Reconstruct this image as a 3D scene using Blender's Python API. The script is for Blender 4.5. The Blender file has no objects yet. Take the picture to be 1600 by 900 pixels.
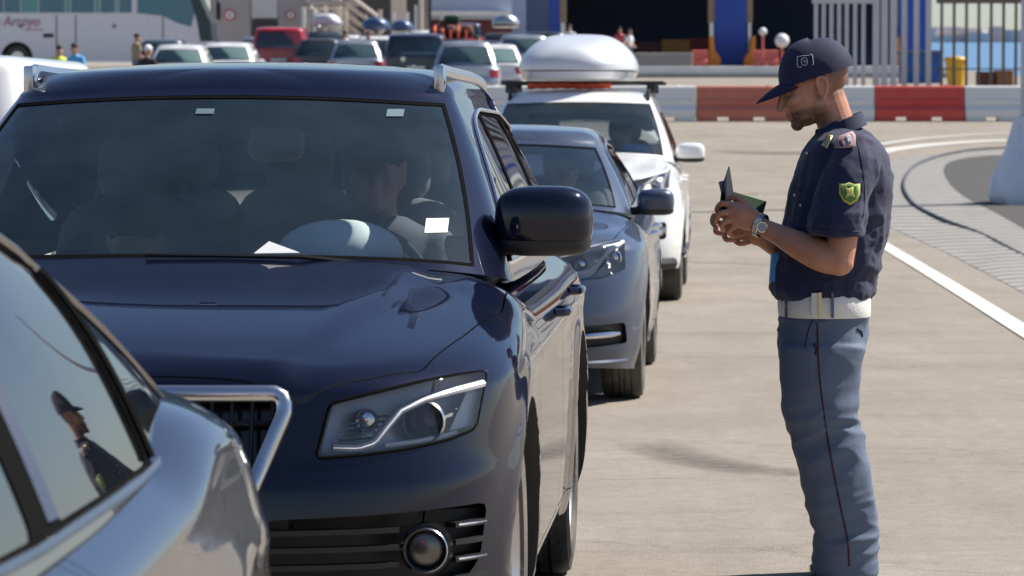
import bpy, bmesh, math, random
import numpy as np
from mathutils import Vector, Matrix
from mathutils.bvhtree import BVHTree
random.seed(7); rng = np.random.default_rng(5)
R = math.radians
S = bpy.context.scene
col = S.collection
# ---------------------------------------------------------------- camera
FPX, HZ, CH = 5500.0, 190.0, 1.49           # focal length in px of a 1600 px wide frame, eye line row, eye height
TH = math.atan((450 - HZ) / FPX)
cam = bpy.data.objects.new('camera', bpy.data.cameras.new('camera')); col.objects.link(cam); S.camera = cam
cam.location = (0, 0, CH); cam.rotation_euler = (math.pi / 2 - TH, 0, 0)
cam.data.sensor_width = 36; cam.data.lens = 36 * FPX / 1600
cam.data.clip_start = .1; cam.data.clip_end = 30000
cam.data.dof.use_dof = True; cam.data.dof.focus_distance = 10.6; cam.data.dof.aperture_fstop = 10
# ---------------------------------------------------------------- world and sun
W = bpy.data.worlds.new('World'); S.world = W; W.use_nodes = True
nt = W.node_tree; bg = nt.nodes['Background']
sky = nt.nodes.new('ShaderNodeTexSky'); sky.sky_type = 'NISHITA'; sky.sun_disc = False
SUN_EL, SUN_AZ = R(49), R(68)               # azimuth measured from +Y (away from camera) towards +X (right)
sky.sun_elevation = SUN_EL; sky.sun_rotation = SUN_AZ; sky.air_density = 1.0; sky.dust_density = .5; sky.ozone_density = 1.4
hs = nt.nodes.new('ShaderNodeMix'); hs.data_type = 'RGBA'; hs.blend_type = 'MULTIPLY'; hs.inputs[0].default_value = 1; hs.inputs[7].default_value = (.93, .97, 1.10, 1)
nt.links.new(sky.outputs[0], hs.inputs[6]); nt.links.new(hs.outputs[2], bg.inputs[0]); bg.inputs[1].default_value = 0.064
sd = bpy.data.lights.new('sun', 'SUN'); sd.energy = 5.0; sd.angle = R(.53); sd.color = (1, .95, .87)
sun = bpy.data.objects.new('sun', sd); col.objects.link(sun)
sdir = Vector((math.sin(SUN_AZ) * math.cos(SUN_EL), math.cos(SUN_AZ) * math.cos(SUN_EL), math.sin(SUN_EL)))
sun.rotation_euler = sdir.to_track_quat('Z', 'Y').to_euler()
S.view_settings.view_transform = 'Standard'; S.view_settings.look = 'None'
S.view_settings.exposure = 0.62; S.view_settings.gamma = 1
S.cycles.use_denoising = True; S.cycles.max_bounces = 10; S.cycles.transparent_max_bounces = 16
S.cycles.glossy_bounces = 5; S.cycles.caustics_reflective = False; S.cycles.caustics_refractive = False
S.cycles.sample_clamp_indirect = 6
# ---------------------------------------------------------------- ground height and pixel helpers
GY = np.array([-400, 36, 42, 48, 60, 78, 95, 116, 137, 170, 230, 400.])
GZ = np.array([0, 0, .10, .30, .78, 1.5, 2.08, 2.75, 3.4, 4.2, 5.6, 9.6])
def gz(y): return float(np.interp(y, GY, GZ))
def ray(px, py):
    u, v = px - 800, 450 - py
    return np.array([u, math.cos(TH) * FPX + math.sin(TH) * v, math.cos(TH) * v - math.sin(TH) * FPX])
def P(px, py, Y):
    d = ray(px, py); k = Y / d[1]
    return Vector((d[0] * k, Y, CH + d[2] * k))
def G(px, py):
    d = ray(px, py)
    lo, hi = 3., 600.
    for _ in range(60):
        m = (lo + hi) / 2; k = m / d[1]
        if CH + d[2] * k > gz(m): lo = m
        else: hi = m
    p = P(px, py, lo); return Vector((p.x, p.y, gz(lo)))
def X(px, Y): return (px - 800) * Y / FPX
# ---------------------------------------------------------------- materials
M = {}
def nodes(m):
    m.use_nodes = True; return m.node_tree, m.node_tree.nodes['Principled BSDF']
def mat(name, c, rough=.5, metal=0, coat=0, var=.12, scale=6, bump=0, bscale=60, spec=.5, dust=0, dustc=(.35, .31, .26), croughness=.03, sheen=0):
    """plain surface with some worn variation in colour and gloss"""
    if name in M: return M[name]
    m = bpy.data.materials.new(name); t, b = nodes(m); L = t.links.new
    b.inputs['Roughness'].default_value = rough; b.inputs['Metallic'].default_value = metal
    b.inputs['Coat Weight'].default_value = coat; b.inputs['Coat Roughness'].default_value = croughness
    b.inputs['Specular IOR Level'].default_value = spec
    if sheen: b.inputs['Sheen Weight'].default_value = sheen
    tc = t.nodes.new('ShaderNodeTexCoord')
    n = t.nodes.new('ShaderNodeTexNoise'); n.inputs['Scale'].default_value = scale; n.inputs['Detail'].default_value = 5
    L(tc.outputs['Object'], n.inputs['Vector'])
    mx = t.nodes.new('ShaderNodeMix'); mx.data_type = 'RGBA'
    mx.inputs[6].default_value = tuple(x * (1 - var) for x in c) + (1,); mx.inputs[7].default_value = tuple(min(1, x * (1 + var)) for x in c) + (1,)
    L(n.outputs[0], mx.inputs[0]); out = mx.outputs[2]
    if dust:
        n2 = t.nodes.new('ShaderNodeTexNoise'); n2.inputs['Scale'].default_value = 3.1; n2.inputs['Detail'].default_value = 9; n2.inputs['Roughness'].default_value = .7
        L(tc.outputs['Object'], n2.inputs['Vector'])
        mr = t.nodes.new('ShaderNodeMapRange'); mr.inputs[1].default_value = .35; mr.inputs[2].default_value = .8; mr.inputs[4].default_value = dust
        L(n2.outputs[0], mr.inputs[0])
        m2 = t.nodes.new('ShaderNodeMix'); m2.data_type = 'RGBA'; m2.inputs[7].default_value = dustc + (1,)
        L(mr.outputs[0], m2.inputs[0]); L(out, m2.inputs[6]); out = m2.outputs[2]
        if coat:
            mr2 = t.nodes.new('ShaderNodeMapRange'); mr2.inputs[1].default_value = .3; mr2.inputs[2].default_value = .8
            mr2.inputs[3].default_value = croughness; mr2.inputs[4].default_value = croughness + .02
            L(n2.outputs[0], mr2.inputs[0]); L(mr2.outputs[0], b.inputs['Coat Roughness'])
    L(out, b.inputs['Base Color'])
    if bump:
        nb = t.nodes.new('ShaderNodeTexNoise'); nb.inputs['Scale'].default_value = bscale; nb.inputs['Detail'].default_value = 4
        L(tc.outputs['Object'], nb.inputs['Vector'])
        bp = t.nodes.new('ShaderNodeBump'); bp.inputs['Strength'].default_value = bump; bp.inputs['Distance'].default_value = .01
        L(nb.outputs[0], bp.inputs['Height']); L(bp.outputs[0], b.inputs['Normal'])
    M[name] = m; return m
def glass(name, tint, haze=.05, hazec=(.45, .5, .55), ior=1.5, boost=0.0):
    """thin pane: tinted see-through, Fresnel reflection and a diffuse film of dust and coloured haze"""
    m = bpy.data.materials.new(name); m.use_nodes = True; t = m.node_tree; L = t.links.new
    t.nodes.remove(t.nodes['Principled BSDF']); o = t.nodes['Material Output']
    tr = t.nodes.new('ShaderNodeBsdfTransparent'); tr.inputs[0].default_value = tint + (1,)
    df = t.nodes.new('ShaderNodeBsdfDiffuse'); df.inputs[0].default_value = hazec + (1,)
    gl = t.nodes.new('ShaderNodeBsdfGlossy'); gl.inputs[0].default_value = (1, 1, 1, 1); gl.inputs[1].default_value = .01
    fr = t.nodes.new('ShaderNodeFresnel'); fr.inputs[0].default_value = ior
    tc = t.nodes.new('ShaderNodeTexCoord'); n = t.nodes.new('ShaderNodeTexNoise'); n.inputs['Scale'].default_value = 5; n.inputs['Detail'].default_value = 8
    L(tc.outputs['Object'], n.inputs[0]); mr = t.nodes.new('ShaderNodeMapRange'); mr.inputs[1].default_value = .3; mr.inputs[2].default_value = .75
    mr.inputs[3].default_value = haze * .6; mr.inputs[4].default_value = haze * 1.5; L(n.outputs[0], mr.inputs[0])
    a = t.nodes.new('ShaderNodeMixShader'); L(mr.outputs[0], a.inputs[0]); L(tr.outputs[0], a.inputs[1]); L(df.outputs[0], a.inputs[2])
    ad = t.nodes.new('ShaderNodeMath'); ad.operation = 'MULTIPLY_ADD'; ad.inputs[1].default_value = 1 - boost; ad.inputs[2].default_value = boost
    L(fr.outputs[0], ad.inputs[0])
    b = t.nodes.new('ShaderNodeMixShader'); L(ad.outputs[0], b.inputs[0]); L(a.outputs[0], b.inputs[1]); L(gl.outputs[0], b.inputs[2])
    L(b.outputs[0], o.inputs[0]); M[name] = m; return m
glass('windscreen glass', (.86, .92, .94), .05, (.22, .36, .42), boost=.01)  # teal film colour holds reflected sky as well as dust
glass('side glass', (.50, .54, .56), .02)
glass('tinted glass', (.05, .06, .07), .02, boost=.10)
glass('lamp lens', (.93, .94, .95), .02)
mat('black rubber', (.010, .010, .010), .7, spec=0, bump=.15, bscale=90)
mat('tyre rubber', (.03, .029, .028), .8, bump=.5, bscale=55, dust=.55)
mat('black plastic', (.013, .013, .014), .42, bump=.1, bscale=200)
mat('gloss black', (.01, .01, .011), .12)
mat('chrome', (.82, .82, .83), .07, 1, var=.03)
mat('satin metal', (.62, .62, .63), .25, 1, var=.05)
mat('rim alloy', (.58, .58, .6), .28, .9, dust=.15)
mat('disc steel', (.3, .29, .28), .4, .8)
mat('lamp reflector', (.7, .71, .73), .12, 1, var=.05)
mat('lamp housing', (.52, .52, .54), .35, .3)
mat('lamp bright', (.88, .88, .90), .25)  # plain white standing in for the shine of chrome lamp parts
mat('fog reflector', (.20, .18, .16), .2, .7, var=.4, scale=30)
mat('interior dark', (.028, .028, .031), .8)
mat('seat fabric', (.26, .26, .27), .9)
mat('seat leather', (.42, .40, .36), .6)
mat('bright cabin trim', (.84, .88, .82), .6, var=.03)
mat('paper', (.82, .81, .78), .7, var=.04)
mat('red lens', (.45, .01, .015), .15, coat=1)
mat('amber lens', (.6, .2, .02), .2)
mat('plate', (.75, .76, .75), .4, var=.03)
# ---------------------------------------------------------------- mesh helpers
def mesh(name, vs, fs, m=None, smooth=True, angle=35):
    me = bpy.data.meshes.new(name); me.from_pydata([tuple(v) for v in vs], [], [tuple(f) for f in fs]); me.update()
    if m: me.materials.append(M[m] if isinstance(m, str) else m)
    return fin(me, smooth, angle)
def fin(me, smooth=True, angle=35):
    if smooth and len(me.polygons):
        me.polygons.foreach_set('use_smooth', [True] * len(me.polygons)); me.set_sharp_from_angle(angle=R(angle))
    return me
def fixn(me):
    bm = bmesh.new(); bm.from_mesh(me); bmesh.ops.remove_doubles(bm, verts=bm.verts, dist=1e-5)
    bmesh.ops.dissolve_degenerate(bm, dist=1e-6, edges=bm.edges)
    bmesh.ops.recalc_face_normals(bm, faces=bm.faces); bm.to_mesh(me); bm.free(); return me
def link(name, me, parent=None, loc=None, rot=None):
    o = bpy.data.objects.new(name, me); col.objects.link(o)
    if parent: o.parent = parent
    if loc is not None: o.location = loc
    if rot is not None: o.rotation_euler = rot
    return o
def tag(o, label=None, cat=None, group=None, kind=None):
    if label: o['label'] = label
    if cat: o['category'] = cat
    if group: o['group'] = group
    if kind: o['kind'] = kind
    return o
def empty(name, loc=(0, 0, 0), rz=0, label=None, cat=None, group=None):
    o = bpy.data.objects.new(name, None); col.objects.link(o); o.location = loc; o.rotation_euler = (0, 0, rz)
    o.empty_display_size = .2
    return tag(o, label, cat, group)
def kids(o): return [c for c in col.objects if c.parent == o]
def copy_tree(o, parent=None):
    c = o.copy(); col.objects.link(c)
    if parent: c.parent = parent
    for ch in kids(o): copy_tree(ch, c)
    return c
class MB:
    """collects shapes for one mesh"""
    def __init__(s): s.v = []; s.f = []; s.mi = []; s.cur = 0
    def add(s, vs, fs):
        b = len(s.v); s.v += [tuple(v) for v in vs]; s.f += [tuple(i + b for i in f) for f in fs]; s.mi += [s.cur] * len(fs); return s
    def box(s, x0, x1, y0, y1, z0, z1, bev=0):
        if bev:
            bm = bmesh.new(); bmesh.ops.create_cube(bm, size=1)
            for v in bm.verts: v.co = Vector(((x0 + x1) / 2 + v.co.x * (x1 - x0), (y0 + y1) / 2 + v.co.y * (y1 - y0), (z0 + z1) / 2 + v.co.z * (z1 - z0)))
            bmesh.ops.bevel(bm, geom=list(bm.edges), offset=bev, segments=2, profile=.6, affect='EDGES')
            s.frombm(bm); return s
        vs = [(x, y, z) for z in (z0, z1) for y in (y0, y1) for x in (x0, x1)]
        return s.add(vs, [(0, 2, 3, 1), (4, 5, 7, 6), (0, 1, 5, 4), (2, 6, 7, 3), (0, 4, 6, 2), (1, 3, 7, 5)])
    def frombm(s, bm):
        bm.verts.ensure_lookup_table(); bm.verts.index_update()
        s.add([v.co[:] for v in bm.verts], [[v.index for v in f.verts] for f in bm.faces]); bm.free()
    def tube(s, pts, r, n=8, closed=False, caps=True, sx=1, up=None):
        pts = [Vector(p) for p in pts]; N = len(pts); rs = r if hasattr(r, '__len__') else [r] * N
        vs = []; prev = None
        for i, p in enumerate(pts):
            if closed: t = pts[(i + 1) % N] - pts[i - 1]
            else: t = pts[min(i + 1, N - 1)] - pts[max(i - 1, 0)]
            t.normalize()
            if up is not None: a = t.cross(Vector(up))
            elif prev is None:
                a = t.cross(Vector((0, 0, 1)) if abs(t.z) < .9 else Vector((0, 1, 0)))
            else: a = prev - t * prev.dot(t)
            a.normalize(); prev = a; b = t.cross(a)
            for k in range(n):
                an = 2 * math.pi * k / n; vs.append(p + a * math.cos(an) * rs[i] * sx + b * math.sin(an) * rs[i])
        fs = []
        for i in range(N if closed else N - 1):
            j = (i + 1) % N
            for k in range(n): fs.append((i * n + k, i * n + (k + 1) % n, j * n + (k + 1) % n, j * n + k))
        if not closed and caps: fs += [tuple(range(n - 1, -1, -1)), tuple(range((N - 1) * n, N * n))]
        return s.add(vs, fs)
    def sweep(s, pts, sec, up, closed=False):
        pts = [Vector(p) for p in pts]; N = len(pts); n = len(sec); vs = []
        for i, p in enumerate(pts):
            t = (pts[(i + 1) % N] - pts[i - 1]) if closed else (pts[min(i + 1, N - 1)] - pts[max(i - 1, 0)])
            t.normalize(); u = Vector(up); a = t.cross(u).normalized(); b = a.cross(t)
            for (sa, sb) in sec: vs.append(p + a * sa + b * sb)
        fs = []
        for i in range(N if closed else N - 1):
            j = (i + 1) % N
            for k in range(n): fs.append((i * n + k, i * n + (k + 1) % n, j * n + (k + 1) % n, j * n + k))
        if not closed: fs += [tuple(range(n - 1, -1, -1)), tuple(range((N - 1) * n, N * n))]
        return s.add(vs, fs)
    def lathe(s, prof, n=32, axis='z', c=(0, 0, 0)):
        vs = []
        for (a, r) in prof:
            for k in range(n):
                an = 2 * math.pi * k / n; u, v = r * math.cos(an), r * math.sin(an)
                q = {'z': (u, v, a), 'x': (a, u, v), 'y': (v, a, u)}[axis]
                vs.append((q[0] + c[0], q[1] + c[1], q[2] + c[2]))
        fs = [(i * n + k, i * n + (k + 1) % n, (i + 1) * n + (k + 1) % n, (i + 1) * n + k) for i in range(len(prof) - 1) for k in range(n)]
        return s.add(vs, fs)
    def sell(s, c, r, e1=1., e2=1., nu=24, nv=14, rot=None):
        """superellipsoid; e<1 is boxier"""
        pw = lambda a, e: math.copysign(abs(a) ** e, a)
        vs = []
        for i in range(nv + 1):
            v = -math.pi / 2 + math.pi * i / nv
            for k in range(nu):
                u = 2 * math.pi * k / nu
                q = Vector((r[0] * pw(math.cos(v), e1) * pw(math.cos(u), e2), r[1] * pw(math.cos(v), e1) * pw(math.sin(u), e2), r[2] * pw(math.sin(v), e1)))
                if rot is not None: q = rot @ q
                vs.append(q + Vector(c))
        fs = [(i * nu + k, i * nu + (k + 1) % nu, (i + 1) * nu + (k + 1) % nu, (i + 1) * nu + k) for i in range(nv) for k in range(nu)]
        return s.add(vs, fs)
    def prism(s, poly, axis, a, b):
        n = len(poly)
        f = {'x': lambda p, h: (h, p[0], p[1]), 'y': lambda p, h: (p[0], h, p[1]), 'z': lambda p, h: (p[0], p[1], h)}[axis]
        ga = a if callable(a) else (lambda p: a); gb = b if callable(b) else (lambda p: b)
        vs = [f(p, ga(p)) for p in poly] + [f(p, gb(p)) for p in poly]
        return s.add(vs, [tuple(range(n)), tuple(range(2 * n - 1, n - 1, -1))] + [(i, (i + 1) % n, n + (i + 1) % n, n + i) for i in range(n)])
    def me(s, name='mesh', mats=None, smooth=True, angle=35, fix=True):
        me = bpy.data.meshes.new(name); me.from_pydata(s.v, [], s.f); me.update()
        for m in ([mats] if isinstance(mats, str) or mats is None else mats):
            if m: me.materials.append(M[m])
        if any(s.mi): me.polygons.foreach_set('material_index', s.mi)
        if fix: fixn(me)
        return fin(me, smooth, angle)
    def ob(s, name, mats, parent=None, **k):
        return link(name, s.me(name, mats, **k), parent)
def rpoly(pts, r=.03, n=4):
    """round the corners of a 2-D polygon"""
    out = []; N = len(pts)
    for i, p in enumerate(pts):
        p = Vector(p[:2]); rr = pts[i][2] if len(pts[i]) > 2 else r
        a = Vector(pts[i - 1][:2]) - p; b = Vector(pts[(i + 1) % N][:2]) - p
        d = min(rr, a.length * .45, b.length * .45)
        if d < 1e-4: out.append(tuple(p)); continue
        A = p + a.normalized() * d; B = p + b.normalized() * d
        for k in range(n + 1):
            t = k / n; out.append(tuple((1 - t) ** 2 * A + 2 * t * (1 - t) * p + t * t * B))
    return out
def boolean(me, cuts):
    """apply a list of (mesh, operation) to me"""
    o = bpy.data.objects.new('work', me); col.objects.link(o); tmp = []
    for c, op in cuts:
        q = bpy.data.objects.new('cut', c); col.objects.link(q); tmp.append(q)
        md = o.modifiers.new('b', 'BOOLEAN'); md.object = q; md.operation = op; md.solver = 'MANIFOLD'; md.material_mode = 'TRANSFER'
    dg = bpy.context.evaluated_depsgraph_get(); dg.update()
    r = bpy.data.meshes.new_from_object(o.evaluated_get(dg))
    bpy.data.objects.remove(o)
    for q in tmp: bpy.data.objects.remove(q)
    return r
def solidify(me, th, off=-1):
    o = bpy.data.objects.new('work', me); col.objects.link(o)
    md = o.modifiers.new('s', 'SOLIDIFY'); md.thickness = th; md.offset = off
    dg = bpy.context.evaluated_depsgraph_get(); dg.update()
    r = bpy.data.meshes.new_from_object(o.evaluated_get(dg)); bpy.data.objects.remove(o); return r
def remesh(me, vox, smooth_it=2):
    o = bpy.data.objects.new('work', me); col.objects.link(o)
    md = o.modifiers.new('r', 'REMESH'); md.mode = 'VOXEL'; md.voxel_size = vox; md.use_smooth_shade = True
    if smooth_it:
        sm = o.modifiers.new('s', 'SMOOTH'); sm.iterations = smooth_it; sm.factor = .5
    dg = bpy.context.evaluated_depsgraph_get(); dg.update()
    r = bpy.data.meshes.new_from_object(o.evaluated_get(dg)); bpy.data.objects.remove(o)
    r.polygons.foreach_set('use_smooth', [True] * len(r.polygons)); return r
def text_mesh(body, size, m, extrude=.002):
    cu = bpy.data.curves.new('t', 'FONT'); cu.body = body; cu.size = size; cu.extrude = extrude; cu.shear = .2
    o = bpy.data.objects.new('t', cu); col.objects.link(o)
    dg = bpy.context.evaluated_depsgraph_get(); dg.update()
    me = bpy.data.meshes.new_from_object(o.evaluated_get(dg)); bpy.data.objects.remove(o)
    me.materials.clear(); me.materials.append(M[m]); return me
def pch(tab):
    """monotone cubic through a table"""
    x = np.array([a for a, _ in tab], float); y = np.array([b for _, b in tab], float)
    h = np.diff(x); d = np.diff(y) / h; m = np.zeros(len(x)); m[0], m[-1] = d[0], d[-1]
    for i in range(1, len(x) - 1):
        m[i] = 0 if d[i - 1] * d[i] <= 0 else 3 * (h[i - 1] + h[i]) / ((2 * h[i] + h[i - 1]) / d[i - 1] + (h[i] + 2 * h[i - 1]) / d[i])
    def f(q):
        q = np.clip(np.asarray(q, float), x[0], x[-1]); i = np.clip(np.searchsorted(x, q) - 1, 0, len(x) - 2)
        t = (q - x[i]) / h[i]
        return (2 * t**3 - 3 * t**2 + 1) * y[i] + (t**3 - 2 * t**2 + t) * h[i] * m[i] + (-2 * t**3 + 3 * t**2) * y[i + 1] + (t**3 - t**2) * h[i] * m[i + 1]
    return f
# ================================================================ ground and marks
def ground_mat():
    m = bpy.data.materials.new('tarmac'); t, b = nodes(m); L = t.links.new
    tc = t.nodes.new('ShaderNodeTexCoord')
    def noise(sc, det, ro=.6, st=None):
        n = t.nodes.new('ShaderNodeTexNoise'); n.inputs['Scale'].default_value = sc; n.inputs['Detail'].default_value = det; n.inputs['Roughness'].default_value = ro
        if st:
            mp = t.nodes.new('ShaderNodeMapping'); mp.inputs['Scale'].default_value = st; L(tc.outputs['Object'], mp.inputs[0]); L(mp.outputs[0], n.inputs[0])
        else: L(tc.outputs['Object'], n.inputs[0])
        return n
    def ramp(src, a, b_, ca, cb):
        r = t.nodes.new('ShaderNodeValToRGB'); r.color_ramp.elements[0].position = a; r.color_ramp.elements[1].position = b_
        r.color_ramp.elements[0].color = ca + (1,); r.color_ramp.elements[1].color = cb + (1,); L(src, r.inputs[0]); return r
    def mul(a, b_, f=1, mode='MULTIPLY'):
        x = t.nodes.new('ShaderNodeMix'); x.data_type = 'RGBA'; x.blend_type = mode; x.inputs[0].default_value = f; L(a, x.inputs[6]); L(b_, x.inputs[7]); return x.outputs[2]
    base = ramp(noise(.5, 6).outputs[0], .3, .72, (.250, .222, .186), (.316, .284, .242))
    blot = ramp(noise(2.2, 8, .7, (1, .28, 1)).outputs[0], .35, .62, (.90, .895, .89), (1.03, 1.03, 1.025))
    gr = ramp(noise(150, 3, .7).outputs[0], .33, .66, (.60, .59, .58), (1.30, 1.29, 1.28))
    sp = ramp(noise(46, 2, .5).outputs[0], .68, .72, (1, 1, 1), (1.5, 1.48, 1.42))
    st = ramp(noise(1.3, 4, .6, (.25, 2.5, 1)).outputs[0], .30, .44, (.88, .88, .88), (1, 1, 1))
    c = mul(base.outputs[0], blot.outputs[0]); c = mul(c, gr.outputs[0]); md = ramp(noise(11, 5, .75).outputs[0], .36, .64, (.89, .885, .88), (1.08, 1.08, 1.075)); c = mul(c, md.outputs[0])
    vo = t.nodes.new('ShaderNodeTexVoronoi'); vo.feature = 'DISTANCE_TO_EDGE'; vo.inputs['Scale'].default_value = .22; nd = noise(1.2, 5); vm = t.nodes.new('ShaderNodeVectorMath'); vm.operation = 'MULTIPLY_ADD'; vm.inputs[1].default_value = (1.6, 1.6, 0); L(nd.outputs[1], vm.inputs[0]); L(tc.outputs['Object'], vm.inputs[2]); L(vm.outputs[0], vo.inputs['Vector'])
    ck = ramp(vo.outputs[0], .0, .005, (.82, .81, .80), (1, 1, 1)); c = mul(c, ck.outputs[0]); c = mul(c, sp.outputs[0])
    oil = ramp(noise(.9, 3, .5, (1.3, 1, 1)).outputs[0], .24, .30, (.70, .69, .68), (1, 1, 1)); c = mul(c, oil.outputs[0]); c = mul(c, st.outputs[0])
    L(c, b.inputs['Base Color']); b.inputs['Roughness'].default_value = .9; b.inputs['Specular IOR Level'].default_value = .25
    bp = t.nodes.new('ShaderNodeBump'); bp.inputs['Strength'].default_value = .5; bp.inputs['Distance'].default_value = .006
    L(noise(120, 3, .7).outputs[0], bp.inputs['Height']); L(bp.outputs[0], b.inputs['Normal'])
    M['tarmac'] = m
ground_mat()
mat('pale concrete', (.68, .67, .63), .85, var=.25, scale=1.5, bump=.3, bscale=40)
mat('concrete', (.33, .32, .30), .85, var=.22, scale=2.5, bump=.3, bscale=40)
mat('line paint', (.66, .63, .56), .75, var=.3, scale=14)
mat('faded paint', (.52, .50, .455), .75, var=.22, scale=5)
mat('dark asphalt', (.062, .058, .052), .9, var=.25, scale=9, bump=.4)
mat('tyre mark', (.20, .178, .15), .9, var=.2, scale=5)
mat('cable rubber', (.07, .075, .09), .7)
QX, QY, QF = 18.6, 128., 190.                # quay corner
ys = [-300, -60, 0, 10, 20, 30, 36, 39, 42, 45, 48, 54, 60, 69, 78, 86, 95, 105, 116, QY, 137, 145, 158, 170, QF]
def gsheet(name, x0, x1, yy, m, lift=0, kind='structure'):
    vs = []; fs = []
    for y in yy: vs += [(x0, y, gz(y) + lift), (x1, y, gz(y) + lift)]
    for i in range(len(yy) - 1): fs.append((2 * i, 2 * i + 1, 2 * i + 3, 2 * i + 2))
    return mesh(name, vs, fs, m)
b = MB()
def strip(x0, x1, yy):
    b.add([(x, y, gz(y)) for y in yy for x in (x0, x1)], [(2 * i, 2 * i + 1, 2 * i + 3, 2 * i + 2) for i in range(len(yy) - 1)])
strip(-400, QX, ys); strip(QX, 400, [y for y in ys if y <= QY])
zq = gz(QY); zf = gz(QF)
b.add([(QX, QY, zq), (400, QY, zq), (400, QY, zq - 5), (QX, QY, zq - 5)], [(0, 1, 2, 3)])
b.add([(QX, QY, zq), (QX, QF, zf), (QX, QF, zf - 6), (QX, QY, zq - 5)], [(0, 1, 2, 3)])
tag(b.ob('ground', 'tarmac'), kind='structure')
# sea, tilted like the far ground (the quay itself stands on a slight slope)
sm = bpy.data.materials.new('sea water'); t_, b_ = nodes(sm); b_.inputs['Base Color'].default_value = (.10, .22, .36, 1); b_.inputs['Roughness'].default_value = .3
n_ = t_.nodes.new('ShaderNodeTexNoise'); n_.inputs['Scale'].default_value = .25; n_.inputs['Detail'].default_value = 6
bp_ = t_.nodes.new('ShaderNodeBump'); bp_.inputs['Strength'].default_value = .7; bp_.inputs['Distance'].default_value = .4
tc_ = t_.nodes.new('ShaderNodeTexCoord'); t_.links.new(tc_.outputs['Object'], n_.inputs[0]); t_.links.new(n_.outputs[0], bp_.inputs['Height']); t_.links.new(bp_.outputs[0], b_.inputs['Normal'])
M['sea'] = sm
SL = (190 - 60) / FPX
def sz(y): return CH + SL * y - 4.2
tag(link('sea', mesh('sea', [(-6000, 120, sz(120)), (6000, 120, sz(120)), (6000, 9000, sz(9000)), (-6000, 9000, sz(9000))], [(0, 1, 2, 3)], 'sea')), kind='structure')
# far coast: low hills with pale buildings behind the sea
mat('far hills', (.34, .36, .42), .95, var=.25, scale=.01)
mat('far houses', (.62, .56, .54), .9, var=.2, scale=.05)
vs = []; fs = []; n = 160
for i in range(n):
    x = -2500 + 6000 * i / n
    h = 10 + 8 * math.sin(i * .23) + 6 * math.sin(i * .71 + 1) + random.uniform(-2, 3)
    vs += [(x, 3600, sz(3600) - 2), (x, 3650, sz(3650) + h * .7), (x, 3800, sz(3800) + h)]
for i in range(n - 1):
    for k in range(2): fs.append((i * 3 + k, i * 3 + k + 1, i * 3 + 4 + k, i * 3 + 3 + k))
tag(link('hills', mesh('hills', vs, fs, 'far hills')), kind='structure')
b = MB()
for i in range(150):
    x = random.uniform(300, 2200); y = random.uniform(3560, 3590); w = random.uniform(8, 34); h = random.uniform(4, 17)
    b.box(x - w / 2, x + w / 2, y, y + 14, sz(y) - 1, sz(y) + h)
o = b.ob('far_town', 'far houses', smooth=False); tag(o, 'hazy pale buildings strung along the far shore across the water', 'town', kind='stuff')
# paint and patches laid on the ground: sheets from pixel outlines of the surface, a few mm up
def onground(name, quads, m, lift):
    """quads: list of (left px pair, right px pair) rows"""
    vs = []; fs = []
    for a, c in quads:
        p, q = G(*a), G(*c); vs += [p + Vector((0, 0, lift)), q + Vector((0, 0, lift))]
    for i in range(len(quads) - 1): fs.append((2 * i, 2 * i + 1, 2 * i + 3, 2 * i + 2))
    return tag(link(name, mesh(name, vs, fs, m)), kind='structure')
def smoothpath(pts, n=8):
    ts = list(range(len(pts))); fx = pch([(t, p[0]) for t, p in zip(ts, pts)]); fy = pch([(t, p[1]) for t, p in zip(ts, pts)])
    tt = np.linspace(0, len(pts) - 1, (len(pts) - 1) * n + 1); return list(zip(fx(tt), fy(tt)))
def pathline(name, pix, width, m, lift, n=8):
    w = [G(*p) for p in smoothpath(pix, n)]; vs = []; fs = []
    for i, p in enumerate(w):
        t = w[min(i + 1, len(w) - 1)] - w[max(i - 1, 0)]; t.z = 0; t.normalize(); s = Vector((t.y, -t.x, 0)) * width / 2
        for q in (p - s, p + s): vs.append((q.x, q.y, gz(q.y) + lift))
    for i in range(len(w) - 1): fs.append((2 * i, 2 * i + 1, 2 * i + 3, 2 * i + 2))
    return tag(link(name, mesh(name, vs, fs, m)), kind='structure')
pathline('lane_line', [(1330, 352), (1385, 386), (1450, 425), (1520, 468), (1600, 518), (1720, 592)], .17, 'line paint', .009)
# curved strip of grooved slabs
gm = bpy.data.materials.new('grooved slabs'); t, b_ = nodes(gm); L = t.links.new
tc = t.nodes.new('ShaderNodeTexCoord'); sp = t.nodes.new('ShaderNodeSeparateXYZ'); L(tc.outputs['Object'], sp.inputs[0])
wn = t.nodes.new('ShaderNodeTexNoise'); wn.inputs['Scale'].default_value = .8; L(tc.outputs['Object'], wn.inputs[0])
m1 = t.nodes.new('ShaderNodeMath'); m1.operation = 'MULTIPLY_ADD'; m1.inputs[1].default_value = .25; L(wn.outputs[0], m1.inputs[0]); L(sp.outputs[1], m1.inputs[2])
m2 = t.nodes.new('ShaderNodeMath'); m2.operation = 'MULTIPLY'; m2.inputs[1].default_value = 1.45; L(m1.outputs[0], m2.inputs[0])
m3 = t.nodes.new('ShaderNodeMath'); m3.operation = 'FRACT'; L(m2.outputs[0], m3.inputs[0])
rp = t.nodes.new('ShaderNodeValToRGB'); e = rp.color_ramp.elements; e[0].position = .0; e[0].color = (.10, .098, .095, 1); e[1].position = .34; e[1].color = (.285, .272, .25, 1)
e2 = rp.color_ramp.elements.new(.24); e2.color = (.105, .10, .098, 1)
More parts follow.
